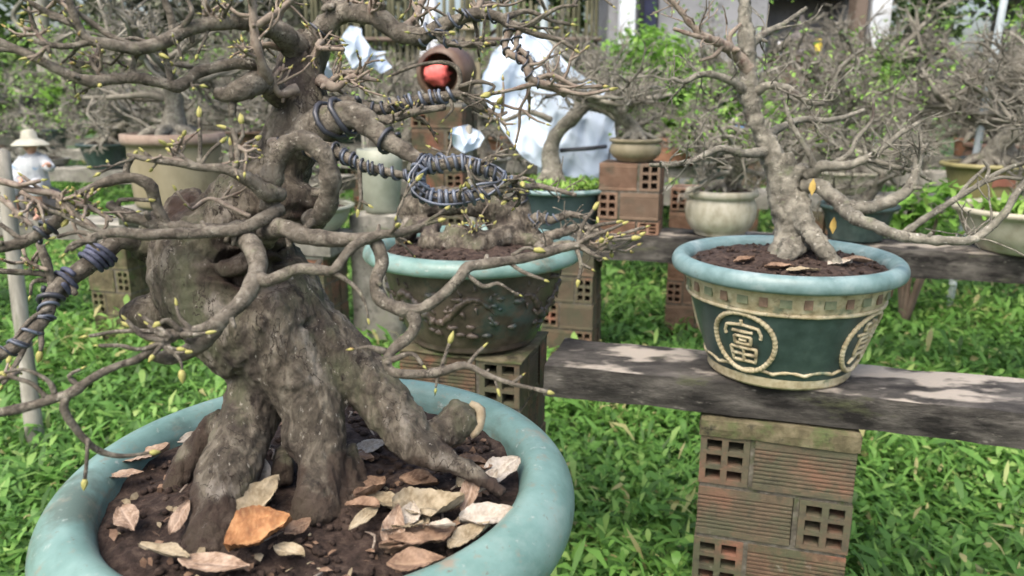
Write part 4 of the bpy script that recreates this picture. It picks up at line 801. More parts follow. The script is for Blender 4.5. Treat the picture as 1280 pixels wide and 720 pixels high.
Bb([(405, 130, 12, .87), (440, 128, 9, .86), (472, 138, 8, .855), (500, 130, 8, .85), (530, 124, 8, .845), (556, 120, 8, .84), (572, 118, 6, .84), (588, 128, 5, .84), (604, 137, 3.5, .84)], wires=((.35, .55, 4, .0024, wire_black), (.55, .85, 5, .0026, wire_blue), (.5, .85, 4, .002, wire_black)), tw=7, f0=.4,
   tips=[[(568, 118, 4, .84), (575, 100, 3.5, .835), (570, 84, 3, .83), (552, 78, 2.6, .83), (520, 82, 2.2, .83), (490, 94, 2, .83)], [(575, 108, 3, .835), (598, 102, 2.6, .83), (618, 108, 2.2, .83), (606, 120, 2, .83)], [(562, 122, 3, .84), (566, 136, 2, .84), (556, 148, 1.6, .84)]])
Bb([(448, 148, 9, .83), (480, 150, 7, .83), (520, 140, 6, .83), (556, 134, 5, .83)], tw=3)
# right, lower branches
Bb([(330, 300, 16, .83), (338, 288, 15, .80), (356, 286, 13, .785), (380, 294, 13, .775), (410, 299, 12, .77), (440, 299, 10, .765), (466, 297, 8, .76)], n=14, rough=.035)
Bb([(322, 348, 10, .745), (336, 350, 9, .74), (352, 344, 9, .738), (374, 336, 8, .735), (398, 337, 8, .735), (418, 338, 7, .735), (432, 320, 7, .74), (448, 304, 7, .745), (472, 294, 7, .75), (500, 291, 6, .755), (524, 284, 5, .76)], n=12, rough=.04, tw=3, f0=.8,
   tips=[[(416, 340, 4.5, .735), (436, 352, 3, .735), (450, 366, 2.6, .735), (458, 384, 2, .735), (460, 398, 1.4, .735)], [(520, 284, 3, .76), (540, 278, 2.6, .76), (548, 276, 2, .76)], [(522, 285, 3, .76), (548, 268, 2.2, .76), (556, 262, 2, .765)]])
Bb([(462, 296, 8, .76), (472, 306, 10, .758), (477, 328, 10, .755), (470, 352, 10, .75), (478, 375, 10, .748), (498, 386, 10, .745), (516, 388, 9, .745), (536, 382, 8, .745), (558, 364, 8, .745), (574, 346, 8, .745), (584, 334, 8, .75), (606, 330, 8, .755), (640, 326, 7, .76), (676, 318, 7, .765), (706, 310, 6, .77), (728, 306, 5, .775)], n=12, rough=.04, tw=0, buds=True,
   tips=[[(580, 340, 3, .75), (604, 358, 2.8, .75), (622, 354, 2.4, .75), (636, 362, 2, .75), (648, 368, 1.6, .75)], [(636, 328, 3, .76), (654, 340, 2.6, .76), (680, 350, 2, .76)], [(640, 320, 3, .76), (656, 310, 2.2, .76), (668, 312, 2, .76)],
         [(720, 306, 4, .775), (748, 300, 3, .775), (770, 300, 2.4, .775), (790, 298, 2, .775)], [(724, 306, 4, .775), (740, 318, 3, .77), (752, 322, 2, .77)], [(718, 308, 4, .775), (738, 296, 3, .77), (760, 288, 2.4, .77), (778, 280, 2, .77)], [(722, 306, 3, .775), (728, 282, 2.6, .775), (742, 262, 2, .775)], [(720, 308, 3, .775), (726, 330, 2.6, .77), (723, 350, 2, .77)], [(726, 306, 3, .775), (742, 284, 2.6, .77), (770, 278, 2.2, .77)], [(732, 306, 3, .775), (768, 310, 2.4, .78), (800, 294, 2, .78)], [(726, 330, 2.4, .77), (738, 336, 2, .77)], [(735, 302, 2.6, .78), (772, 294, 2.2, .79), (806, 284, 1.8, .79)]])
Bb([(510, 386, 9, .745), (520, 402, 9, .745), (512, 420, 9, .745), (494, 434, 8, .745), (484, 448, 7, .74), (490, 464, 7, .735), (516, 467, 7, .73), (548, 465, 7, .73), (574, 458, 6, .73), (588, 458, 4.5, .728), (612, 470, 4, .725), (640, 480, 3.4, .722), (668, 486, 2.6, .72)], n=12, rough=.04,
   tips=[[(584, 458, 3, .73), (594, 444, 2.5, .73), (604, 434, 2, .73)], [(668, 486, 2.6, .72), (684, 490, 2.6, .72)], [(550, 464, 3, .73), (556, 446, 2.4, .73), (562, 428, 2, .73)], [(640, 480, 2.6, .722), (652, 470, 2, .72)], [(548, 466, 2.6, .73), (546, 476, 2, .73), (545, 484, 1.6, .73)], [(490, 450, 4, .74), (515, 442, 3, .735), (528, 456, 2, .73)], [(618, 472, 2, .725), (622, 486, 1.6, .722)], [(482, 440, 5, .742), (462, 434, 3, .74), (444, 436, 1.6, .74)]])
# front arc with the bud cluster
Bb([(300, 292, 15, .81), (314, 304, 15, .775), (323, 328, 14, .755), (316, 354, 13, .74), (300, 378, 12, .73), (276, 400, 10, .72), (252, 410, 7, .715), (236, 413, 5, .71), (214, 424, 6, .705), (190, 436, 6, .70), (170, 450, 6, .695), (150, 456, 5, .69), (120, 470, 6, .685), (90, 490, 7, .68), (60, 500, 7, .68), (20, 512, 7, .675), (-20, 518, 7, .67)], n=12, rough=.04,
   tips=[[(236, 413, 4, .71), (190, 420, 3, .70), (164, 408, 3, .70)], [(232, 414, 4, .71), (196, 414, 3, .70), (150, 414, 2.6, .695), (112, 420, 2.4, .69)], [(230, 412, 4, .71), (204, 420, 3, .70), (186, 406, 2.6, .70)], [(226, 416, 4, .705), (180, 436, 3, .695), (150, 432, 2.6, .69), (124, 432, 2.4, .69)], [(222, 418, 4, .705), (196, 428, 3, .70)], [(226, 414, 4, .705), (210, 400, 3, .70), (200, 404, 2.4, .70)], [(238, 412, 4, .71), (224, 396, 2.4, .71), (221, 382, 2, .71)], [(214, 424, 4, .705), (205, 434, 3, .70), (222, 436, 2, .70)], [(204, 428, 4, .70), (192, 444, 2.6, .695)], [(228, 418, 4, .705), (244, 418, 2.6, .70), (258, 416, 2, .70)], [(206, 426, 4, .70), (178, 420, 3, .695), (158, 400, 2.6, .69)], [(214, 422, 4, .70), (190, 404, 3, .70), (178, 396, 2.4, .70)], [(210, 432, 3, .70), (226, 452, 2, .70), (227, 464, 1.6, .70)], [(200, 428, 3, .70), (212, 440, 2.4, .70), (232, 440, 2, .70)],
         [(88, 490, 5, .68), (80, 510, 5, .68), (98, 540, 5, .69), (122, 562, 4, .70), (150, 570, 3, .71), (188, 566, 2, .72)], [(110, 548, 3, .69), (108, 580, 2.4, .69), (106, 600, 2, .69)], [(60, 500, 4, .68), (40, 480, 3, .675), (10, 470, 2.4, .67)], [(70, 496, 4, .68), (60, 476, 3, .675), (30, 462, 2.4, .67), (6, 466, 2, .67)], [(100, 484, 4, .685), (86, 470, 3, .68), (100, 462, 2, .68)]])
Bb([(276, 402, 11, .72), (252, 428, 13, .725), (228, 440, 12, .73), (200, 446, 9, .72), (184, 444, 6, .71)], n=12, rough=.05)
# long horizontal left branches
Bb([(350, 262, 11, .80), (330, 274, 10, .785), (300, 286, 9, .775), (262, 291, 8.5, .765), (220, 293, 8, .755), (180, 293, 8, .748), (136, 292, 7, .74), (110, 300, 5, .735), (88, 312, 4, .73)], n=12, rough=.03, tw=0,
   tips=[[(140, 292, 4, .74), (110, 284, 3, .735), (76, 268, 2.6, .73), (40, 256, 2.2, .72)], [(130, 292, 4, .74), (104, 276, 3, .735), (84, 252, 2.6, .73), (62, 238, 2.2, .73)], [(120, 296, 4, .738), (98, 290, 3, .735), (72, 296, 2.4, .73)], [(120, 300, 4, .735), (92, 304, 3, .73), (82, 316, 2, .73)]])
Bb([(352, 244, 12, .80), (330, 238, 12, .78), (308, 222, 10, .765), (280, 212, 7, .755), (250, 209, 6, .75), (210, 203, 5, .74), (172, 196, 4, .735), (160, 193, 3, .735)], n=12, rough=.04, tw=1, f0=.7,
   tips=[[(286, 214, 4, .757), (296, 206, 4, .757), (296, 180, 3.6, .757), (290, 162, 3, .757), (283, 160, 2.4, .757)], [(250, 209, 3.5, .75), (232, 200, 3, .745), (215, 190, 2.6, .745)], [(296, 182, 3, .757), (304, 168, 2.6, .757), (302, 154, 2, .757)], [(250, 208, 3, .75), (262, 190, 2.4, .75), (276, 178, 2, .75)], [(250, 206, 3, .75), (250, 176, 2.6, .75), (249, 146, 2, .75)], [(190, 199, 3, .738), (180, 190, 2, .735)], [(290, 200, 3, .757), (288, 182, 2, .757)]])
Bb([(310, 282, 11, .81), (280, 288, 10, .80), (240, 286, 9, .79), (205, 282, 9, .785), (176, 274, 9, .78), (150, 264, 9, .775), (136, 254, 7, .77)], n=12, rough=.05, tips=[[(210, 282, 6, .785), (198, 262, 7, .78), (190, 236, 8, .77), (178, 226, 7, .765), (160, 222, 7, .76), (130, 228, 6.5, .755), (104, 240, 5, .75), (84, 250, 3, .745)], [(160, 224, 5, .76), (158, 210, 4, .76), (168, 194, 3, .755)], [(148, 262, 4, .775), (150, 250, 3, .77), (186, 250, 2.4, .77)]])
Bb([(240, 262, 3, .80), (262, 248, 3, .79), (286, 258, 3.4, .785), (312, 270, 3, .78)], mat=twig_m, tw=2)
# taped branch at the left
Bb([(176, 308, 15, .885), (160, 300, 14, .87), (146, 302, 14, .86), (128, 316, 14, .85), (106, 334, 13, .84), (86, 348, 12, .83), (70, 360, 11, .82), (63, 378, 10, .81), (56, 398, 9, .80), (36, 418, 9, .79), (14, 436, 9, .78), (-20, 452, 9, .77)], n=14, rough=.04,
   wires=((.24, .36, 4, .0042, tape), (.44, .5, 2, .004, tape), (.55, .58, 1.2, .004, wire_black), (.60, .9, 4, .0024, wire_blue), (.7, 1, 5, .0018, wire_black)),
   tips=[[(66, 358, 6, .82), (60, 334, 5.5, .815), (50, 308, 5, .81), (46, 298, 3, .81)], [(72, 348, 5, .825), (50, 342, 4, .815), (22, 340, 4, .81), (-16, 338, 4, .80)], [(48, 318, 3, .812), (44, 330, 2.4, .81)], [(50, 405, 4, .80), (52, 430, 3, .79), (50, 440, 2, .79)], [(62, 386, 4, .80), (40, 398, 3, .79), (14, 428, 2.4, .78)], [(40, 414, 4, .79), (22, 452, 3.4, .78), (4, 480, 3, .775)], [(70, 350, 4, .825), (42, 352, 2.6, .815), (38, 368, 2, .81)]])
Bb([(-20, 312, 8, .74), (16, 306, 8, .745), (44, 296, 8, .75), (70, 278, 9, .76), (78, 264, 9, .762), (74, 252, 6, .76)], n=12, rough=.05, wires=((.5, .75, 2.5, .003, wire_black),), tips=[[(70, 272, 5, .76), (96, 258, 5, .765), (120, 260, 4, .77)], [(30, 302, 4, .745), (0, 280, 2.4, .74)]])
Bb([(-20, 222, 5, .72), (10, 228, 5, .722), (40, 238, 5, .725), (72, 244, 5, .73), (86, 262, 4, .732), (110, 278, 4, .736), (132, 298, 3, .738)], mat=twig_m, n=10, rough=.06, tips=[[(10, 228, 3.4, .722), (22, 232, 3, .72), (50, 226, 2.4, .72)], [(60, 242, 3, .728), (44, 232, 2.4, .725), (28, 220, 2.2, .72)], [(90, 264, 3, .732), (96, 290, 2.2, .735), (120, 310, 2, .74)], [(76, 248, 3, .73), (96, 256, 2.4, .735), (90, 264, 2, .735)]])
Bb([(-16, 236, 4, .70), (6, 252, 4, .70), (24, 268, 3.5, .70), (40, 282, 3, .70)], mat=twig_m, tips=[[(20, 264, 2.6, .70), (10, 250, 2, .70)], [(30, 272, 2.6, .70), (18, 270, 2, .70)]])
# upper left
Bb([(372, 60, 22, .87), (346, 38, 15, .83), (312, 28, 12, .80), (280, 29, 11, .785), (252, 32, 10, .775), (226, 41, 10, .765), (198, 54, 9.5, .755), (168, 61, 9, .745), (136, 56, 8, .735), (110, 50, 7, .73), (100, 36, 6, .725), (92, 18, 5.5, .72), (84, -10, 5, .715)], n=12, rough=.04, tw=7, f0=.35, twL=(.02, .05),
   tips=[[(114, 52, 5, .73), (86, 58, 4, .725), (60, 56, 3.2, .72), (44, 52, 2.6, .715)], [(176, 60, 4, .747), (140, 46, 4, .74), (112, 26, 4, .735), (96, 16, 3, .73)], [(98, 30, 5, .724), (70, 20, 4, .72), (46, 8, 3.6, .715), (24, -6, 3, .71)], [(216, 42, 5, .762), (214, 22, 5, .76), (206, 0, 4.5, .755), (204, -20, 4, .75)], [(262, 30, 6, .78), (258, 14, 5.5, .78), (254, -16, 5, .78)], [(60, 56, 3, .72), (62, 66, 2.4, .72)], [(190, 56, 3, .752), (170, 48, 2.4, .75), (150, 50, 2, .745)], [(96, 52, 3, .727), (98, 46, 2.4, .725)], [(222, 40, 4, .763), (240, 16, 3, .76), (230, -8, 2.6, .76)]])
Bb([(352, 122, 18, .86), (328, 102, 17, .82), (308, 110, 16, .80), (286, 120, 13, .80), (270, 116, 9, .80)], n=14, rough=.05)
Bb([(332, 100, 12, .815), (328, 84, 8, .80), (322, 62, 7, .79), (318, 36, 6.5, .785), (315, 10, 6, .78), (312, -20, 5, .775)], n=12, rough=.05, mat=twig_m, tw=5, tips=[[(318, 34, 5, .785), (336, 22, 5, .785), (356, 8, 4, .79), (372, -10, 3.5, .79)], [(316, 20, 3, .783), (298, 18, 2.6, .78), (284, 6, 2.2, .78)]])
Bb([(325, 82, 8, .81), (300, 80, 8, .80), (270, 84, 8, .79), (248, 90, 8, .785), (235, 100, 8, .78), (222, 108, 8, .775), (198, 103, 8, .765), (170, 98, 8, .757), (140, 98, 8, .75), (108, 101, 8, .742), (76, 88, 7, .735), (46, 74, 7, .728), (20, 62, 6.5, .722), (-16, 44, 6, .715)], n=12, rough=.05, tw=5, twL=(.015, .035),
   tips=[[(172, 98, 4, .757), (166, 86, 3.4, .755), (172, 68, 3, .755), (186, 62, 2.6, .755), (200, 68, 2.4, .755)], [(214, 104, 4, .77), (210, 84, 4, .77), (205, 62, 4, .765), (204, 52, 3, .765)], [(30, 66, 4, .725), (10, 62, 3.6, .72), (-16, 62, 3.4, .715)], [(262, 84, 3, .787), (240, 84, 2.6, .785), (216, 80, 2.2, .78)]])
Bb([(360, 40, 7, .87), (346, 22, 6, .86), (360, 4, 5, .86), (380, -16, 4, .86)], tw=5, mat=twig_m)
Bb([(390, 76, 6, .87), (402, 52, 5, .86), (398, 60, 4, .85), (430, 62, 3, .845)], tw=4, mat=twig_m)
Bb([(372, 110, 8, .84), (350, 118, 6, .83), (342, 100, 4, .82), (352, 84, 3, .82)], mat=twig_m, tw=4)
Bb([(400, 100, 10, .86), (420, 110, 6, .85), (440, 96, 4, .85), (470, 100, 3, .85)], mat=twig_m, tw=6)
Bb([(340, 180, 8, .85), (352, 176, 6, .84), (372, 178, 5, .83), (395, 196, 4, .825), (418, 190, 3, .82)], mat=twig_m, wires=((.2, .9, 5, .002, wire_black),))
# twig storeys at the top, growing on the thick branches
Bb([(500, 40, 8, .86), (520, 22, 6, .87), (526, 4, 5, .88), (540, -20, 4, .88)], tw=7, twL=(.04, .09), mat=twig_m)
Bb([(590, 18, 6, .84), (600, 4, 5, .85), (606, -16, 4, .85)], tw=7, twL=(.03, .08), mat=twig_m)
Bb([(470, 26, 8, .86), (464, 10, 6, .85), (474, -14, 5, .85)], tw=6, twL=(.03, .08), mat=twig_m)
for pts, k in (([(70, 246, 4, .73), (86, 262, 3.5, .732), (100, 272, 3, .735)], 6), ([(92, 252, 4, .735), (118, 262, 3.6, .738), (140, 276, 3, .74)], 7), ([(26, 240, 3.6, .72), (44, 250, 3, .722), (60, 262, 2.6, .725)], 5), ([(60, 56, 3.6, .72), (48, 44, 3, .72), (40, 30, 2.4, .72)], 5), ([(94, 20, 4, .72), (80, 6, 3, .72), (64, -4, 2.4, .72)], 6), ([(14, 468, 3.4, .68), (0, 474, 3, .68), (-10, 480, 2.4, .68)], 5), ([(60, 338, 3, .81), (44, 332, 2.6, .81), (26, 322, 2, .81)], 4), ([(130, 96, 4, .748), (118, 84, 3, .745), (112, 70, 2.4, .745)], 4), ([(296, 182, 4, .757), (308, 190, 3, .757), (318, 186, 2.4, .757)], 4), ([(256, 30, 4, .78), (268, 14, 3, .78), (282, 4, 2.4, .78)], 5), ([(232, 202, 3.4, .745), (226, 192, 3, .745), (216, 186, 2.4, .742)], 5), ([(430, 10, 5, .87), (446, -4, 4, .87), (462, -16, 3, .87)], 6), ([(736, 304, 4, .775), (752, 310, 3, .775), (764, 304, 2.4, .775)], 6), ([(610, 136, 3, .84), (622, 144, 2.6, .84), (634, 140, 2.2, .84)], 5), ([(350, 60, 6, .85), (330, 56, 4, .84), (312, 66, 3, .83)], 6), ([(410, 104, 5, .86), (428, 92, 4, .86), (452, 90, 3, .86)], 6)):
    Bb(pts, tw=k, twL=(.012, .04), f0=.0, mat=twig_m, n=7)
# buds: one mesh shape per kind, every large one an object on its branch
def bud_mesh(fat):
    s = MB(); s.lathe([(.001, 0), (.13*fat, .06), (.21*fat, .30), (.19*fat, .55), (.10*fat, .82), (.001, 1)], 10)
    s.tube([(.02, 0, .1), (.16*fat, .05, .45), (.12*fat, .1, .85)], [.05, .08, .02], 6, .1, 0); return s.mesh('bud', bud_m)
BM = [bud_mesh(1.0), bud_mesh(1.25), bud_mesh(.8)]
def place_buds(root, budlist, cap=100):
    budlist = sorted(budlist, key=lambda b: -(b[2]/max(.2, np.linalg.norm(b[0]-np.array([0, 0, H])))))
    rest = MB()
    for k, (p, d, l, o) in enumerate(budlist):
        R_ = basis(d, rng.uniform(0, 6)); l = l*rng.uniform(.5, 1.0)
        if k < cap:
            b = link('bud', BM[k % 3], o); off = np.zeros(3); q = o
            while q is not None: off = off+np.array(q.location); q = q.parent
            Mx = Matrix.Identity(4)
            for i in range(3):
                for j in range(3): Mx[i][j] = R_[i][j]*l
                Mx[i][3] = (p-off-np.array(d)/np.linalg.norm(d)*l*.12)[i]
            b.matrix_local = Mx
        else:
            V = np.array([[.001, 0, 0], [.2, 0, .35], [0, .2, .35], [-.2, 0, .35], [0, -.2, .35], [0, 0, 1.]])*l; rest.add(V@R_.T+p, None, [[0, 2, 1], [0, 3, 2], [0, 4, 3], [0, 1, 4], [1, 2, 5], [2, 3, 5], [3, 4, 5], [4, 1, 5]])
    if rest.n: tag(rest.build('buds', bud_m, root), None, None, kind='stuff')
place_buds(big, BUDS); BUDS = []

# dry leaves lying on the soil of the big pot
LC = {'brown': M('leaf_brown', [(.34, (.10, .06, .04)), (.5, (.18, .115, .075)), (.66, (.28, .19, .13))], 70, .8, .7, 200, dist=.002, mask=('tint', (.33, .24, .16)), spots=[((.08, .05, .035), 40, .62, .72)]),
      'orange': M('leaf_orange', [(.34, (.15, .065, .028)), (.5, (.27, .125, .05)), (.66, (.40, .22, .10))], 70, .7, .7, 200, dist=.002, mask=('tint', (.46, .28, .13)), spots=[((.12, .06, .03), 45, .6, .72)]),
      'pink': M('leaf_pinkish', [(.34, (.16, .105, .07)), (.5, (.26, .185, .13)), (.66, (.37, .285, .215))], 70, .8, .7, 200, dist=.002, mask=('tint', (.50, .40, .32)), spots=[((.18, .10, .07), 40, .62, .74)]),
      'pale': M('leaf_pale', [(.34, (.24, .20, .155)), (.5, (.37, .33, .27)), (.66, (.48, .44, .38))], 70, .8, .7, 200, dist=.002, mask=('tint', (.58, .54, .46)), spots=[((.22, .16, .11), 40, .6, .74)]),
      'olive': M('leaf_olive', [(.34, (.16, .125, .075)), (.5, (.26, .215, .14)), (.66, (.36, .31, .22))], 70, .8, .7, 200, dist=.002, mask=('tint', (.46, .40, .29)), spots=[((.12, .09, .05), 40, .6, .74)])}
def dry_leaf(label, px, py, Lpx, Wpx, ang, col, curl=.5, tilt=0, lift=.004, roll=0, name='dry_leaf', base_z=None, group='dry leaves on the soil of the big pot', nx=26, ny=18):
    h = SZ if base_z is None else base_z
    p = G(px, py, h+lift); dz = p[1]*CP+(H-p[2])*SP; L, w = 1.18*Lpx*dz/FPX, 1.18*Wpx*dz/FPX
    s = MB(); V = []; tn = []; sd = rng.uniform(0, 50)
    for i in range(nx+1):
        u = i/nx; hw = w*.5*math.sin(math.pi*(.02+.96*u)**.85)**.9*(1+.03*math.sin(u*23+sd)+.08*mnoise.noise(Vector((u*4, sd, 0))))
        for j in range(ny+1):
            v = j/ny*2-1; x = (u-.5)*L; y = v*hw
            cu = curl*(1+.4*math.sin(u*4+sd))
            z = cu*w*(.36*abs(v)**1.4*(.4+.6*math.sin(math.pi*u))+.6*(u-.45)**2)+.13*w*mnoise.noise(Vector((u*2.2, v*1.3, sd)))+.06*w*mnoise.noise(Vector((u*5, v*3.5, sd)))+.03*w*mnoise.noise(Vector((u*15, v*9, sd)))
            z -= .05*w*math.exp(-(v*9)**2)+.02*w*(abs(((u*8+abs(v)*1.6) % 1)-.5) < .14)
            y += .07*w*mnoise.noise(Vector((u*3.3, sd, v))); x += .08*L*v*mnoise.noise(Vector((sd, u*2, 1)))
            V.append([x, y, z]); tn.append(max(math.exp(-(v*11)**2), .55*(abs(((u*8+abs(v)*1.6) % 1)-.5) < .1)))
    V = np.array(V); cr, sr = math.cos(roll), math.sin(roll); V = V@np.array([[1, 0, 0], [0, cr, -sr], [0, sr, cr]]).T
    ct, st = math.cos(tilt), math.sin(tilt); V = V@np.array([[ct, 0, -st], [0, 1, 0], [st, 0, ct]]).T
    V = V@rotz(ang).T; V[:, 2] -= np.percentile(V[:, 2], 6); n_ = len(V); V = np.vstack([V, V-np.array([0, 0, .0007])])
    i = np.arange(nx)[:, None]*(ny+1)+np.arange(ny)[None]; F = np.stack([i, i+ny+1, i+ny+2, i+1], -1).reshape(-1, 4)
    s.add(V+p, np.vstack([F, F[:, ::-1]+n_]), None, np.array(tn+tn)*.6); d = rotz(ang)@np.array([1, 0, 0]); 
    o = s.build(name, LC[col]); o['label'] = label; o['category'] = 'leaf'; o['group'] = group; return o
R90 = math.pi/2
LEAVES = [('pinkish-tan torn leaf lying on bare soil at the left inside the teal rim', 176, 572, 60, 34, .7, 'pink', .5), ('small pinkish leaf tucked below the torn leaf at the left of the soil', 158, 594, 34, 18, .3, 'pink', .4),
 ('flat pinkish-orange leaf touching the left inner rim of the teal pot', 160, 650, 56, 26, -.9, 'pink', .3), ('pale brown leaf lying along the front left inner rim', 205, 690, 70, 26, -.4, 'olive', .4),
 ('small pinkish leaf standing against the foot of the left trunk leg', 226, 655, 40, 18, 1.3, 'pink', .6, .5), ('pale grey leaf standing upright between the two trunk legs', 318, 605, 44, 40, 1.2, 'pale', .5, .7),
 ('bright orange-brown curled leaf between the two trunk legs', 328, 675, 70, 62, .4, 'orange', .9, .35), ('olive-brown leaf curled behind the bright orange leaf', 330, 635, 56, 40, 1.0, 'olive', 1.0, .5),
 ('long pinkish-brown leaf lying in front of the left trunk leg', 268, 706, 80, 30, -.15, 'pink', .35), ('pale leaf on the soil right of the middle leg near the back', 462, 560, 44, 24, .5, 'pale', .4),
 ('reddish-brown leaf half under the right root near the back', 446, 574, 40, 26, -.3, 'brown', .5), ('large tan curled leaf in the middle of the litter at the right', 536, 640, 76, 54, .2, 'olive', .9),
 ('pale whitish leaf under the tip of the long right root', 628, 592, 50, 34, .7, 'pale', .6, .3), ('pale cream leaf lying at the right inner rim of the teal pot', 610, 648, 62, 38, .3, 'pale', .5),
 ('grey-brown broad leaf at the front of the litter', 528, 680, 84, 52, .6, 'brown', .5), ('pinkish upright leaf left of the broad grey-brown leaf', 492, 672, 52, 24, 1.4, 'pink', .6, .6),
 ('purplish-pink narrow leaf standing near the end of the long root', 588, 625, 54, 20, 1.3, 'pink', .5, .5), ('tan leaf beside the stub root at the right back', 585, 580, 46, 24, -.2, 'brown', .6),
 ('brown leaf under the cut stub at the right back', 560, 560, 44, 22, .4, 'brown', .6), ('pale olive leaf left of the large tan curled leaf', 480, 632, 60, 34, -.4, 'olive', .6),
 ('dark brown leaf against the foot of the middle leg', 462, 610, 48, 28, .9, 'brown', .6), ('tan leaf lying by the front right inner rim', 588, 672, 60, 32, .8, 'olive', .5), ('brown leaf at the very front right of the soil', 520, 704, 60, 30, .1, 'brown', .5),
 ('small pale leaf lying in front of the bright orange leaf', 362, 690, 44, 20, -.5, 'olive', .5), ('pale leaf on the soil behind the left trunk leg', 240, 548, 30, 14, .8, 'pale', .4), ('small orange leaf right of the bright orange curled one', 372, 660, 34, 20, .9, 'brown', .5)]
for l_ in LEAVES:
    lab, px, py, a, b, an, col, cu = l_[:8]; dry_leaf(lab, px, py, a, b, an, col, cu, l_[8] if len(l_) > 8 else 0, .004+.004*rng.random(), rng.uniform(-.3, .3))
spots_ = []
while len(spots_) < 16:
    px, py = rng.uniform(450, 625), rng.uniform(585, 700); q = G(px, py, SZ)-PC
    if math.hypot(q[0], q[1]) < .195 and all(abs(px-a)+abs(py-b) > 14 for a, b in spots_): spots_.append((px, py))
spots_.sort(); ORDL = ['first', 'second', 'third', 'fourth', 'fifth', 'sixth', 'seventh', 'eighth', 'ninth', 'tenth', 'eleventh', 'twelfth', 'thirteenth', 'fourteenth', 'fifteenth', 'sixteenth']
for k, (px, py) in enumerate(spots_):
    cl = ['brown', 'olive', 'brown', 'pale'][k % 4]
    dry_leaf(f'small {dict(brown="brown", olive="tan", pale="pale")[cl]} curled leaf, {ORDL[k]} from the left in the litter right of the trunk', px, py, rng.uniform(26, 46), rng.uniform(14, 24), rng.uniform(0, 6.28), cl, rng.uniform(.4, .9), rng.uniform(-.2, .4), .008+.010*rng.random(), rng.uniform(-.4, .4))
lit = MB()
for k in range(300):
    r = .215*math.sqrt(rng.random()); t = rng.uniform(0, 6.28); c = PC+np.array([r*math.cos(t), r*math.sin(t), -.022+.004])
    lit.mi = k % 3; l = rng.uniform(.005, .015); V = np.array([[-.5, -.2, 0], [.1, -.3, .12], [.5, 0, .02], [0, .3, .1], [-.4, .2, .02]])*l; lit.add(V@basis(rng.normal(0, .5, 3)+np.array([0, 0, 1]), rng.uniform(0, 6)).T+c, None, [[0, 1, 3], [0, 3, 4], [1, 2, 3]])
tag(lit.build('leaf_litter', [LC['brown'], LC['brown'], LC['olive']], None, False), 'crumbled bits of dry leaf scattered over the dark soil of the big pot', 'leaf litter', kind='stuff')

s = MB()
for k in range(26):
    r = .2*math.sqrt(rng.random()); t = rng.uniform(0, 6.28); c = PC+np.array([r*math.cos(t), r*math.sin(t), -.014]); a = rng.uniform(0, 6.28); l = rng.uniform(.015, .05)
    s.tube([c, c+np.array([math.cos(a)*l*.5, math.sin(a)*l*.5, .004]), c+np.array([math.cos(a+.4)*l, math.sin(a+.4)*l, .001])], [.0012, .0015, .0008], 5, .008, .1)
tag(s.build('fallen_twigs', twig_m), 'thin dead twigs scattered over the soil of the big pot', 'twigs', kind='stuff')

# ------------------------------------------------------------------ pot with the round medallions, on the front beam
MC = np.array([.586, 1.640, TOP+.003]); MH = .258
med = thing('potted_bonsai', 'tall pale bare bonsai in a dark green pot with cream round medallions', 'potted bonsai', MC)
ROUT = .246
def wallr(z): return .141+(.214-.141)*(z/.225)**.85               # body radius against height
zz = np.linspace(.02, .172, 24); s = MB(); s.lathe([(.001, .004), (.139, .004)]+[(wallr(z), z) for z in zz]+[(wallr(.172)-.002, .176)], 110, MC)
pot2 = s.build('pot', green_glaze, med)
s = MB(); zb = np.linspace(.170, .226, 10); s.lathe([(wallr(.170)-.004, .168)]+[(wallr(z)+.0025, z) for z in zb], 110, MC, wob=.001)
for z in (.170, .220):
    a = np.linspace(0, 2*math.pi, 121); s.tube(np.stack([np.cos(a)*(wallr(z)+.003), np.sin(a)*(wallr(z)+.003), 0*a+z], -1)+MC, [.0042]*121, 8, .02, .1, raw=True)
s.build('band', cream, pot2)
s = MB(); s.lathe([(.135, .0), (.146, .0), (.150, .006), (.148, .014), (.152, .020), (.150, .026), (wallr(.028)-.002, .03)], 110, MC, wob=.003); 
a = np.linspace(0, 2*math.pi, 241); zw = .034+.006*np.abs(np.sin(a*8)); s.tube(np.stack([np.cos(a)*(wallr(.034)+.001), np.sin(a)*(wallr(.034)+.001), zw], -1)+MC, [.004]*241, 6, .02, .1, raw=True)
s.build('foot_ring', cream, pot2)
def on_wall(th, z, out=.0): r = wallr(z)+out; return MC+np.array([math.sin(th)*r, -math.cos(th)*r, z])   # th = 0 faces the viewer
for k in range(32):                                                  # alternating bosses of the cream band
    th = k*2*math.pi/32+.08; r = np.array([[math.cos(th), math.sin(th), 0], [-math.sin(th)*-1*0, 0, 0], [0, 0, 1]])
    x_, n_, u_ = np.array([math.cos(th), math.sin(th), 0]), np.array([math.sin(th), -math.cos(th), 0]), np.array([0, 0, 1.])
    s = MB(); s.box(on_wall(th, .196, .0035), (.016 if k % 2 else .022, .004, .019 if k % 2 else .016), np.stack([x_, n_, u_], 1)); s.build('boss', boss_b if k % 2 else boss_g, pot2, False)
def stroke(mb, th0, z0, pts, r, R=.064):
    """a raised stroke of the medallion, drawn in its own unit square and bent round the wall"""
    P = []
    for a, b in zip(pts[:-1], pts[1:]):
        for t in np.linspace(0, 1, 8, endpoint=False): P.append((a[0]+(b[0]-a[0])*t, a[1]+(b[1]-a[1])*t))
    P.append(pts[-1]); Q = [on_wall(th0+u*R/wallr(z0), z0+v*R*1.02, .0018) for u, v in P]
    mb.tube(Q, [r]*len(Q), 7, .01, .08, raw=True)
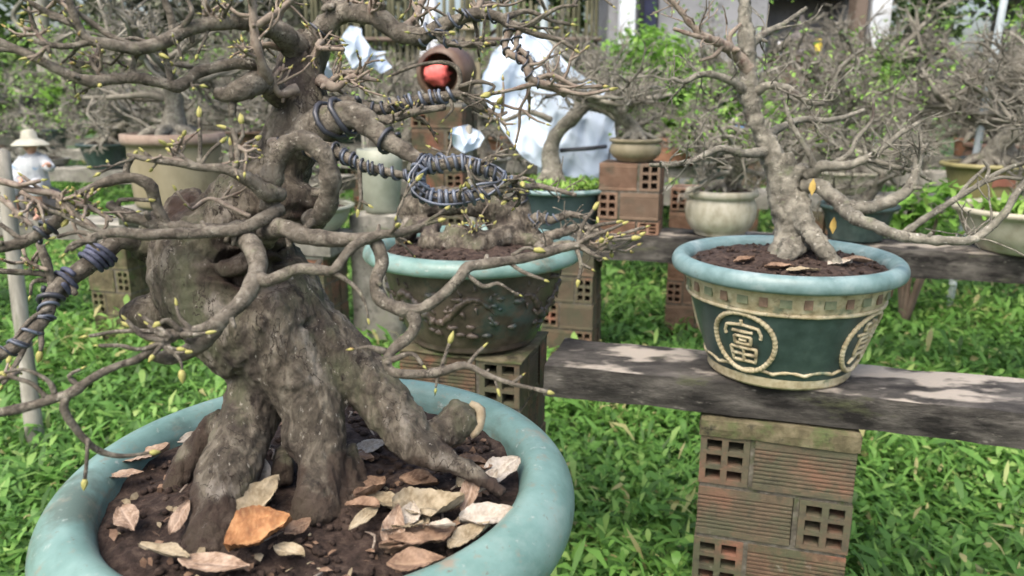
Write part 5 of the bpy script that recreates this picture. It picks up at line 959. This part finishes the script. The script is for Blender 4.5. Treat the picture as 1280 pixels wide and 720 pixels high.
# 'fu' (wealth) in rounded seal style: roof, one line, mouth, field - and 'gui' (honour) for the facing medallion
FU = [[(-.62, .34), (-.52, .58), (0, .66), (.52, .58), (.62, .34)], [(-.62, .34), (-.60, .22)], [(.62, .34), (.60, .22)], [(0, .66), (0, .82)], [(-.34, .40), (.34, .40)], [(-.28, .22), (.28, .22), (.28, -.04), (-.28, -.04), (-.28, .22)], [(-.12, .09), (.12, .09)], [(-.46, -.20), (.46, -.20), (.42, -.68), (-.42, -.68), (-.46, -.20)], [(0, -.20), (0, -.68)], [(-.44, -.44), (.44, -.44)]]
GUI = [[(-.30, .72), (.30, .72), (.30, .48), (-.30, .48), (-.30, .72)], [(0, .84), (0, .36)], [(-.6, .34), (.6, .34)], [(-.36, .20), (.36, .20), (.36, -.42), (-.36, -.42), (-.36, .20)], [(-.36, 0), (.36, 0)], [(-.36, -.2), (.36, -.2)], [(-.16, -.42), (-.46, -.72)], [(.16, -.42), (.46, -.72)]]
for k, th in enumerate((-.74, .77, 2.40, 4.0)):
    s = MB(); a = np.linspace(0, 2*math.pi, 65); stroke(s, th, .098, [(math.sin(x), math.cos(x)) for x in a[::2]], .0052)
    for st in (FU if k % 2 == 0 else GUI): stroke(s, th, .098, st, .0036, .060)
    s.build('medallion', cream, pot2)
prof = [(.196, .19), (.200, .236), (.206, .246), (.216, .2535), (.226, .2535), (.234, .248), (.2385, .239), (.239, .230), (.236, .222), (.230, .220), (.226, .218), (.212, .216), (.205, .21)]
pr, _ = resample(np.c_[np.array(prof), np.zeros(len(prof))], np.ones(len(prof)), .005); s = MB(); s.lathe(pr[:, :2], 120, MC, wob=.003); s.build('rim', teal2, pot2)
soil_disc(med, MC+np.array([0, 0, .232]), .203, .006, .022, n=70, crumbs=260)
zt = lambda px, py: zG(px, py, MC[2]+.245)
z0 = 1.70
ch = [[(998, 312, 25, z0), (992, 290, 22, z0), (985, 260, 21, z0), (978, 228, 18, z0), (967, 200, 14.5, z0), (954, 172, 11.5, z0), (943, 145, 10, z0), (936, 112, 12, z0), (936, 85, 11, z0), (933, 50, 10, z0), (931, 15, 9, z0), (930, -30, 8, z0), (926, -90, 7, z0)],
      [(1000, 262, 13, z0-.03), (1012, 288, 11, z0-.06), (1030, 314, 9, z0-.09), (1044, 330, 6, z0-.10)], [(986, 285, 13, z0), (974, 308, 10, z0-.02), (962, 324, 6, z0-.03)],
      [(984, 222, 11, z0-.01), (1004, 213, 9, z0-.02), (1016, 218, 7, z0-.02)], [(988, 208, 8, z0-.02), (987, 192, 6, z0-.025)], [(1000, 244, 10, z0-.02), (1006, 258, 10, z0-.03)], [(992, 306, 16, z0-.05), (978, 326, 10, z0-.07)], [(1010, 300, 10, z0+.03), (1030, 318, 6, z0+.03)]]
skin_trunk(med, ch, .0050, pale_bark, .009, grain=(16, 16, 22))
Mb = lambda *a, **k: branch(med, *a, **{**dict(mat=pale_bark, buds=False, twL=(.05, .14), n=9, lvl=1), **k})
Mb([(1008, 232, 12, z0-.02), (1022, 232, 11, z0-.05), (1040, 245, 11, z0-.08), (1056, 256, 11, z0-.10), (1080, 260, 10, z0-.12), (1108, 253, 9, z0-.12), (1132, 240, 8, z0-.13), (1143, 222, 7, z0-.13), (1146, 204, 6, z0-.13), (1152, 190, 4, z0-.13), (1160, 180, 3, z0-.13)], tw=5, f0=.7)
Mb([(1050, 256, 10, z0-.09), (1068, 272, 10, z0-.14), (1094, 282, 9, z0-.17), (1122, 294, 8, z0-.2), (1150, 298, 7.5, z0-.22), (1180, 301, 7, z0-.24), (1212, 300, 6, z0-.25), (1234, 288, 6, z0-.26), (1256, 266, 5.5, z0-.27), (1272, 240, 5, z0-.28), (1290, 220, 5, z0-.28)], tw=7, f0=.4,
   tips=[[(1128, 293, 5, z0-.2), (1152, 276, 4.4, z0-.22), (1186, 254, 4, z0-.23), (1222, 232, 3.6, z0-.24), (1252, 214, 3, z0-.25), (1290, 200, 2.6, z0-.26)], [(1196, 248, 3, z0-.235), (1212, 228, 2.6, z0-.23), (1236, 206, 2, z0-.23)], [(1226, 230, 3, z0-.24), (1250, 222, 2.4, z0-.25), (1276, 224, 2, z0-.25)], [(1230, 228, 2.6, z0-.24), (1236, 212, 2, z0-.24), (1228, 200, 1.8, z0-.24)]])
Mb([(1010, 222, 10, z0-.03), (1026, 208, 8, z0-.06), (1052, 208, 7, z0-.08), (1080, 200, 6, z0-.09), (1100, 188, 5, z0-.10), (1124, 168, 4, z0-.1), (1150, 152, 3, z0-.1)], tw=8, f0=.2,
   tips=[[(1020, 216, 5, z0-.05), (1010, 190, 4, z0-.06), (992, 160, 3, z0-.06), (978, 122, 2.4, z0-.06)], [(1084, 198, 4, z0-.09), (1110, 206, 3, z0-.10), (1140, 214, 2.4, z0-.1), (1164, 226, 2, z0-.1)], [(1040, 206, 4, z0-.07), (1062, 192, 3.4, z0-.08), (1072, 172, 3, z0-.08), (1090, 150, 2, z0-.08), (1092, 122, 2, z0-.08)]])
Mb([(936, 88, 11, z0), (922, 70, 9, z0-.02), (900, 54, 7, z0-.05), (880, 46, 6, z0-.07), (862, 28, 4.5, z0-.08), (846, 8, 4, z0-.09), (828, -14, 3.4, z0-.1)], tw=9, f0=.2, mat=twig_m, tips=[[(884, 48, 4, z0-.07), (866, 44, 3, z0-.08), (842, 36, 2.4, z0-.08)], [(916, 66, 4, z0-.03), (912, 46, 3.4, z0-.04), (926, 30, 2.4, z0-.04)], [(904, 56, 4, z0-.05), (892, 70, 2.8, z0-.05), (874, 76, 2, z0-.05)]])
Mb([(934, 116, 9, z0), (918, 104, 6, z0-.03), (896, 94, 5.5, z0-.05), (872, 94, 4.6, z0-.06), (856, 102, 3.6, z0-.06), (840, 98, 2.6, z0-.07)], tw=8, f0=.2)
Mb([(960, 190, 9, z0), (930, 192, 6, z0-.05), (900, 186, 5, z0-.07), (868, 200, 4, z0-.08), (840, 206, 3.6, z0-.09), (812, 206, 2.6, z0-.10)], tw=6, f0=.4)
Mb([(940, 120, 8, z0), (958, 108, 6, z0-.03), (984, 110, 5, z0-.04), (1010, 128, 4, z0-.05), (1030, 130, 3, z0-.05)], tw=8, f0=.2)
Mb([(934, 60, 8, z0), (952, 44, 6, z0+.03), (980, 30, 4, z0+.05), (1008, 10, 3, z0+.06)], tw=7, f0=.2)
Mb([(955, 172, 8, z0), (975, 160, 6, z0+.05), (1000, 150, 5, z0+.08), (1040, 150, 4, z0+.10), (1080, 138, 3, z0+.12)], tw=9, f0=.2)
for lab, px, py, L_, w_, a_, c_ in (('tan dry leaf on the soil at the right of the medallion pot', 1050, 330, 34, 18, .4, 'pale'), ('pinkish leaf on the soil at the right edge inside the blue-teal rim', 1072, 326, 30, 14, -.3, 'pink'), ('brown leaf in front of the root in the medallion pot', 975, 334, 36, 16, .2, 'brown'), ('pale leaf at the front of the soil in the medallion pot', 1004, 338, 34, 14, -.2, 'olive'), ('dark brown leaf at the left of the soil in the medallion pot', 930, 326, 30, 14, .5, 'brown')):
    dry_leaf(lab, px, py, L_, w_, a_, c_, .5, 0, .006, 0, base_z=MC[2]+.243, group='dry leaves on the soil of the medallion pot')
yleaf = M('yellow_leaf', [(.3, (.40, .26, .07)), (.6, (.55, .40, .12))], 60, .7, .4)
# yellow leaves caught behind the medallion trunk
for lab, px, py, an in (('yellow dead leaf hanging behind the low right branch of the medallion bonsai', 1042, 282, 1.4), ('small yellow leaf at the crotch of the low right branch of the medallion bonsai', 1016, 234, .9)):
    p = W(px, py, z0-.07); s = MB(); V = np.array([[0, 0, .5], [.16, .03, .2], [.2, .05, -.1], [0, .0, -.5], [-.2, .05, -.1], [-.16, .03, .2], [0, -.03, 0]])*.036; s.add(np.vstack([V, V+[0, .0015, 0]])+p, None, [[6, 1, 0], [6, 2, 1], [6, 3, 2], [6, 4, 3], [6, 5, 4], [6, 0, 5], [13, 7, 8], [13, 8, 9], [13, 9, 10], [13, 10, 11], [13, 11, 12], [13, 12, 7]]); o = s.build('hanging_leaf', yleaf); tag(o, lab, 'leaf')

# ------------------------------------------------------------------ dark relief pot with the creeping wired bonsai
DC = np.array([-.094, 1.87, TOP+.003])
drk = thing('potted_bonsai', 'low creeping bonsai with gnarled horizontal trunk in the dark brown relief pot', 'potted bonsai', DC)
prof = [(.001, .0), (.150, .0), (.155, .006), (.153, .012), (.160, .02), (.184, .07), (.204, .13), (.212, .17), (.214, .20), (.212, .212)]
pr, _ = resample(np.c_[np.array(prof), np.zeros(len(prof))], np.ones(len(prof)), .008); s = MB(); s.lathe(pr[:, :2], 110, DC, wob=.003)
def dw(th, f, out): 
    z = .03+.17*f; r = np.interp(z, [p[1] for p in prof[3:]], [p[0] for p in prof[3:]])+out; return DC+np.array([math.sin(th)*r, -math.cos(th)*r, z])
t = np.linspace(0, 1, 120)
for th0, ln in ((-1.2, 1.5), (.55, 1.3), (2.2, 1.6), (4.2, 1.4)):   # low dragon bodies among clouds
    pts = [dw(th0+u*ln, .5+.18*math.sin(u*11+th0), -.001) for u in t]; s.tube(pts, np.interp(t, [0, .3, .8, 1], [.003, .011, .008, .002])*(1+.12*np.sin(t*90)), 8, .01, .15, raw=True)
    for u in np.linspace(.1, .95, 9):
        for q in (-1, 1): c = dw(th0+u*ln, .5+.18*math.sin(u*11+th0)+q*.12, .0); s.tube([c, c+np.array([rng.uniform(-.012, .012), -.001, q*.014])], [.005, .002], 6, .006, .2)
for k in range(70): s.ball(dw(rng.uniform(0, 6.28), rng.uniform(.08, .95), -.003), rng.uniform(.006, .012), (1.3, .9, .7), 8, amp=.15)
p2 = s.build('pot', dark_glaze, drk)
s = MB(); pr, _ = resample(np.c_[np.array([(.204, .16), (.208, .205), (.216, .226), (.226, .236), (.240, .239), (.254, .234), (.262, .224), (.264, .212), (.258, .203), (.246, .201), (.228, .200), (.214, .196), (.208, .19)]), np.zeros(13)], np.ones(13), .005); s.lathe(pr[:, :2], 120, DC, wob=.004); s.build('rim', teal, p2)
soil_disc(drk, DC+np.array([0, 0, .215]), .211, .008, .03, n=70, crumbs=320)
z0 = 1.93
ch = [[(506, 270, 12, z0), (520, 258, 17, z0-.02), (545, 252, 18, z0-.03), (580, 252, 18, z0-.04), (614, 258, 19, z0-.03), (642, 274, 18, z0-.01), (660, 296, 17, z0), (668, 312, 20, z0-.01)], [(560, 292, 12, z0-.08), (585, 296, 14, z0-.1), (606, 302, 14, z0-.1), (626, 296, 13, z0-.08), (648, 286, 12, z0-.04)],
      [(612, 262, 15, z0-.03), (624, 282, 13, z0-.02), (630, 304, 12, z0-.04)], [(520, 262, 12, z0-.02), (510, 290, 12, z0-.01), (505, 306, 12, z0)], [(548, 284, 12, z0-.06), (520, 282, 10, z0-.05), (500, 296, 9, z0-.05)], [(530, 300, 14, z0-.07), (560, 306, 12, z0-.1), (600, 314, 10, z0-.12)], [(640, 300, 12, z0-.06), (690, 305, 8, z0-.08)], [(655, 290, 12, z0), (655, 262, 9, z0), (650, 240, 7, z0)]]
skin_trunk(drk, ch, .0055, trunk_bark, .006, grain=(16, 16, 16))
Db = lambda *a, **k: branch(drk, *a, **{**dict(mat=bark, twL=(.03, .10), n=8, lvl=1, buds=False), **k})
Db([(655, 285, 9, z0), (672, 272, 8, z0-.03), (690, 275, 6, z0-.05), (712, 268, 5, z0-.06), (735, 272, 3, z0-.07)], tw=8, wires=((0, .6, 5, .003, wire_blue),))
Db([(654, 262, 8, z0), (652, 244, 7, z0-.02), (664, 232, 5, z0-.03), (690, 236, 4, z0-.04), (720, 244, 3, z0-.04)], tw=7, wires=((0, .5, 4, .0028, wire_black),))
Db([(672, 300, 9, z0-.03), (700, 292, 7, z0-.06), (725, 284, 5, z0-.08), (752, 290, 3, z0-.1)], tw=9)
Db([(660, 296, 8, z0-.05), (680, 312, 6, z0-.1), (710, 304, 5, z0-.12), (742, 318, 3, z0-.14)], tw=7)
Db([(600, 252, 7, z0-.04), (612, 232, 6, z0-.04), (640, 222, 4, z0-.05), (668, 226, 3, z0-.05)], tw=6)
s = MB(); yb = []
for k in range(26):
    p = W(rng.normal(590, 14), rng.normal(280, 9), z0-.13+rng.uniform(-.02, .02)); s.tube([W(592, 292, z0-.11), (p+W(592, 292, z0-.11))/2+np.array([0, 0, .006]), p], [.0018, .0014, .001], 4, .01, 0); yb.append((p, rng.normal(0, 1, 3)+np.array([0, 0, .8]), rng.uniform(.010, .016)))
o = s.build('shoot', twig_m, drk)
place_buds(drk, [(p, d, l, o) for p, d, l in yb], 60)
# ------------------------------------------------------------------ blue-dark pot behind, with a bulging trunk in front of the white sheet
x, y, z = at_row(700, C2); KC = np.array([x, y, TOP+.004]); blu = thing('potted_bonsai', 'bonsai with bulging bent trunk in a dark blue-grey pot before the white plastic sheet', 'potted bonsai', KC)
blueg = M('dark_blue_glaze', [(.3, (.03, .05, .055)), (.5, (.055, .085, .09)), (.7, (.09, .12, .125))], 6, .4, .2, 40)
s = MB(); pr, _ = resample(np.c_[np.array([(.001, 0), (.15, 0), (.16, .02), (.19, .12), (.20, .16), (.202, .165)]), np.zeros(6)], np.ones(6), .01); s.lathe(pr[:, :2], 64, KC, wob=.004); p3 = s.build('pot', blueg, blu)
s = MB(); s.lathe([(.19, .14), (.196, .17), (.205, .182), (.222, .184), (.232, .176), (.230, .166), (.215, .162), (.198, .158)], 72, KC, wob=.012); s.build('rim', teal2, p3)
soil_disc(blu, KC+np.array([0, 0, .170]), .197, .008, .02, n=48, crumbs=80)
s = MB(); k = 900; t = rng.uniform(0, 6.28, k); r = .19*np.sqrt(rng.uniform(0, 1, k)); P = np.stack([KC[0]+r*np.cos(t), KC[1]+r*np.sin(t), KC[2]+.178+rng.uniform(0, .022, k)], -1); leaves(s, P, rng.uniform(.02, .045, k), rng.uniform(.010, .02, k), rng.uniform(0, 6.28, k), rng.uniform(-.2, 1.2, k), rng.uniform(.2, 1, k), np.clip(rng.normal(.75, .2, k), 0, 1))
tag(s.build('moss', leaf_mats['bright'], blu), None, None, kind='stuff')
z0 = z
ch = [[(690, 232, 17, z0), (690, 212, 13, z0), (688, 192, 11, z0), (693, 172, 9, z0-.02), (704, 158, 8, z0-.04), (716, 147, 9.5, z0-.04), (728, 137, 7, z0-.03), (742, 129, 5, z0-.02)], [(684, 215, 7, z0-.03), (672, 232, 6, z0-.06), (664, 240, 5, z0-.06)], [(694, 215, 7, z0-.03), (704, 230, 6, z0-.06), (714, 240, 4, z0-.06)]]
skin_trunk(blu, ch, .008, pale_bark, .006, grain=(12, 12, 12))
Kb = lambda *a, **k: branch(blu, *a, **{**dict(mat=far_bark, twL=(.06, .2), n=7, lvl=1, buds=False), **k})
Kb([(735, 132, 7, z0), (756, 138, 6, z0-.02), (776, 152, 5, z0-.03), (800, 156, 4, z0-.05), (830, 140, 3, z0-.06)], tw=10, f0=.1)
Kb([(728, 136, 7, z0), (742, 112, 5, z0+.03), (770, 98, 4, z0+.05), (800, 100, 3, z0+.06)], tw=12, f0=.1)
Kb([(720, 140, 6, z0), (722, 112, 5, z0), (700, 92, 4, z0), (694, 60, 3, z0)], tw=9, f0=.1)
Kb([(742, 128, 5, z0), (770, 118, 4, z0-.1), (800, 124, 4, z0-.15), (840, 118, 3, z0-.18)], tw=10, f0=.1)
Kb([(690, 150, 5, z0-.06), (660, 140, 4, z0-.08), (630, 150, 3, z0-.1), (600, 144, 2, z0-.1)], tw=6, f0=.2)
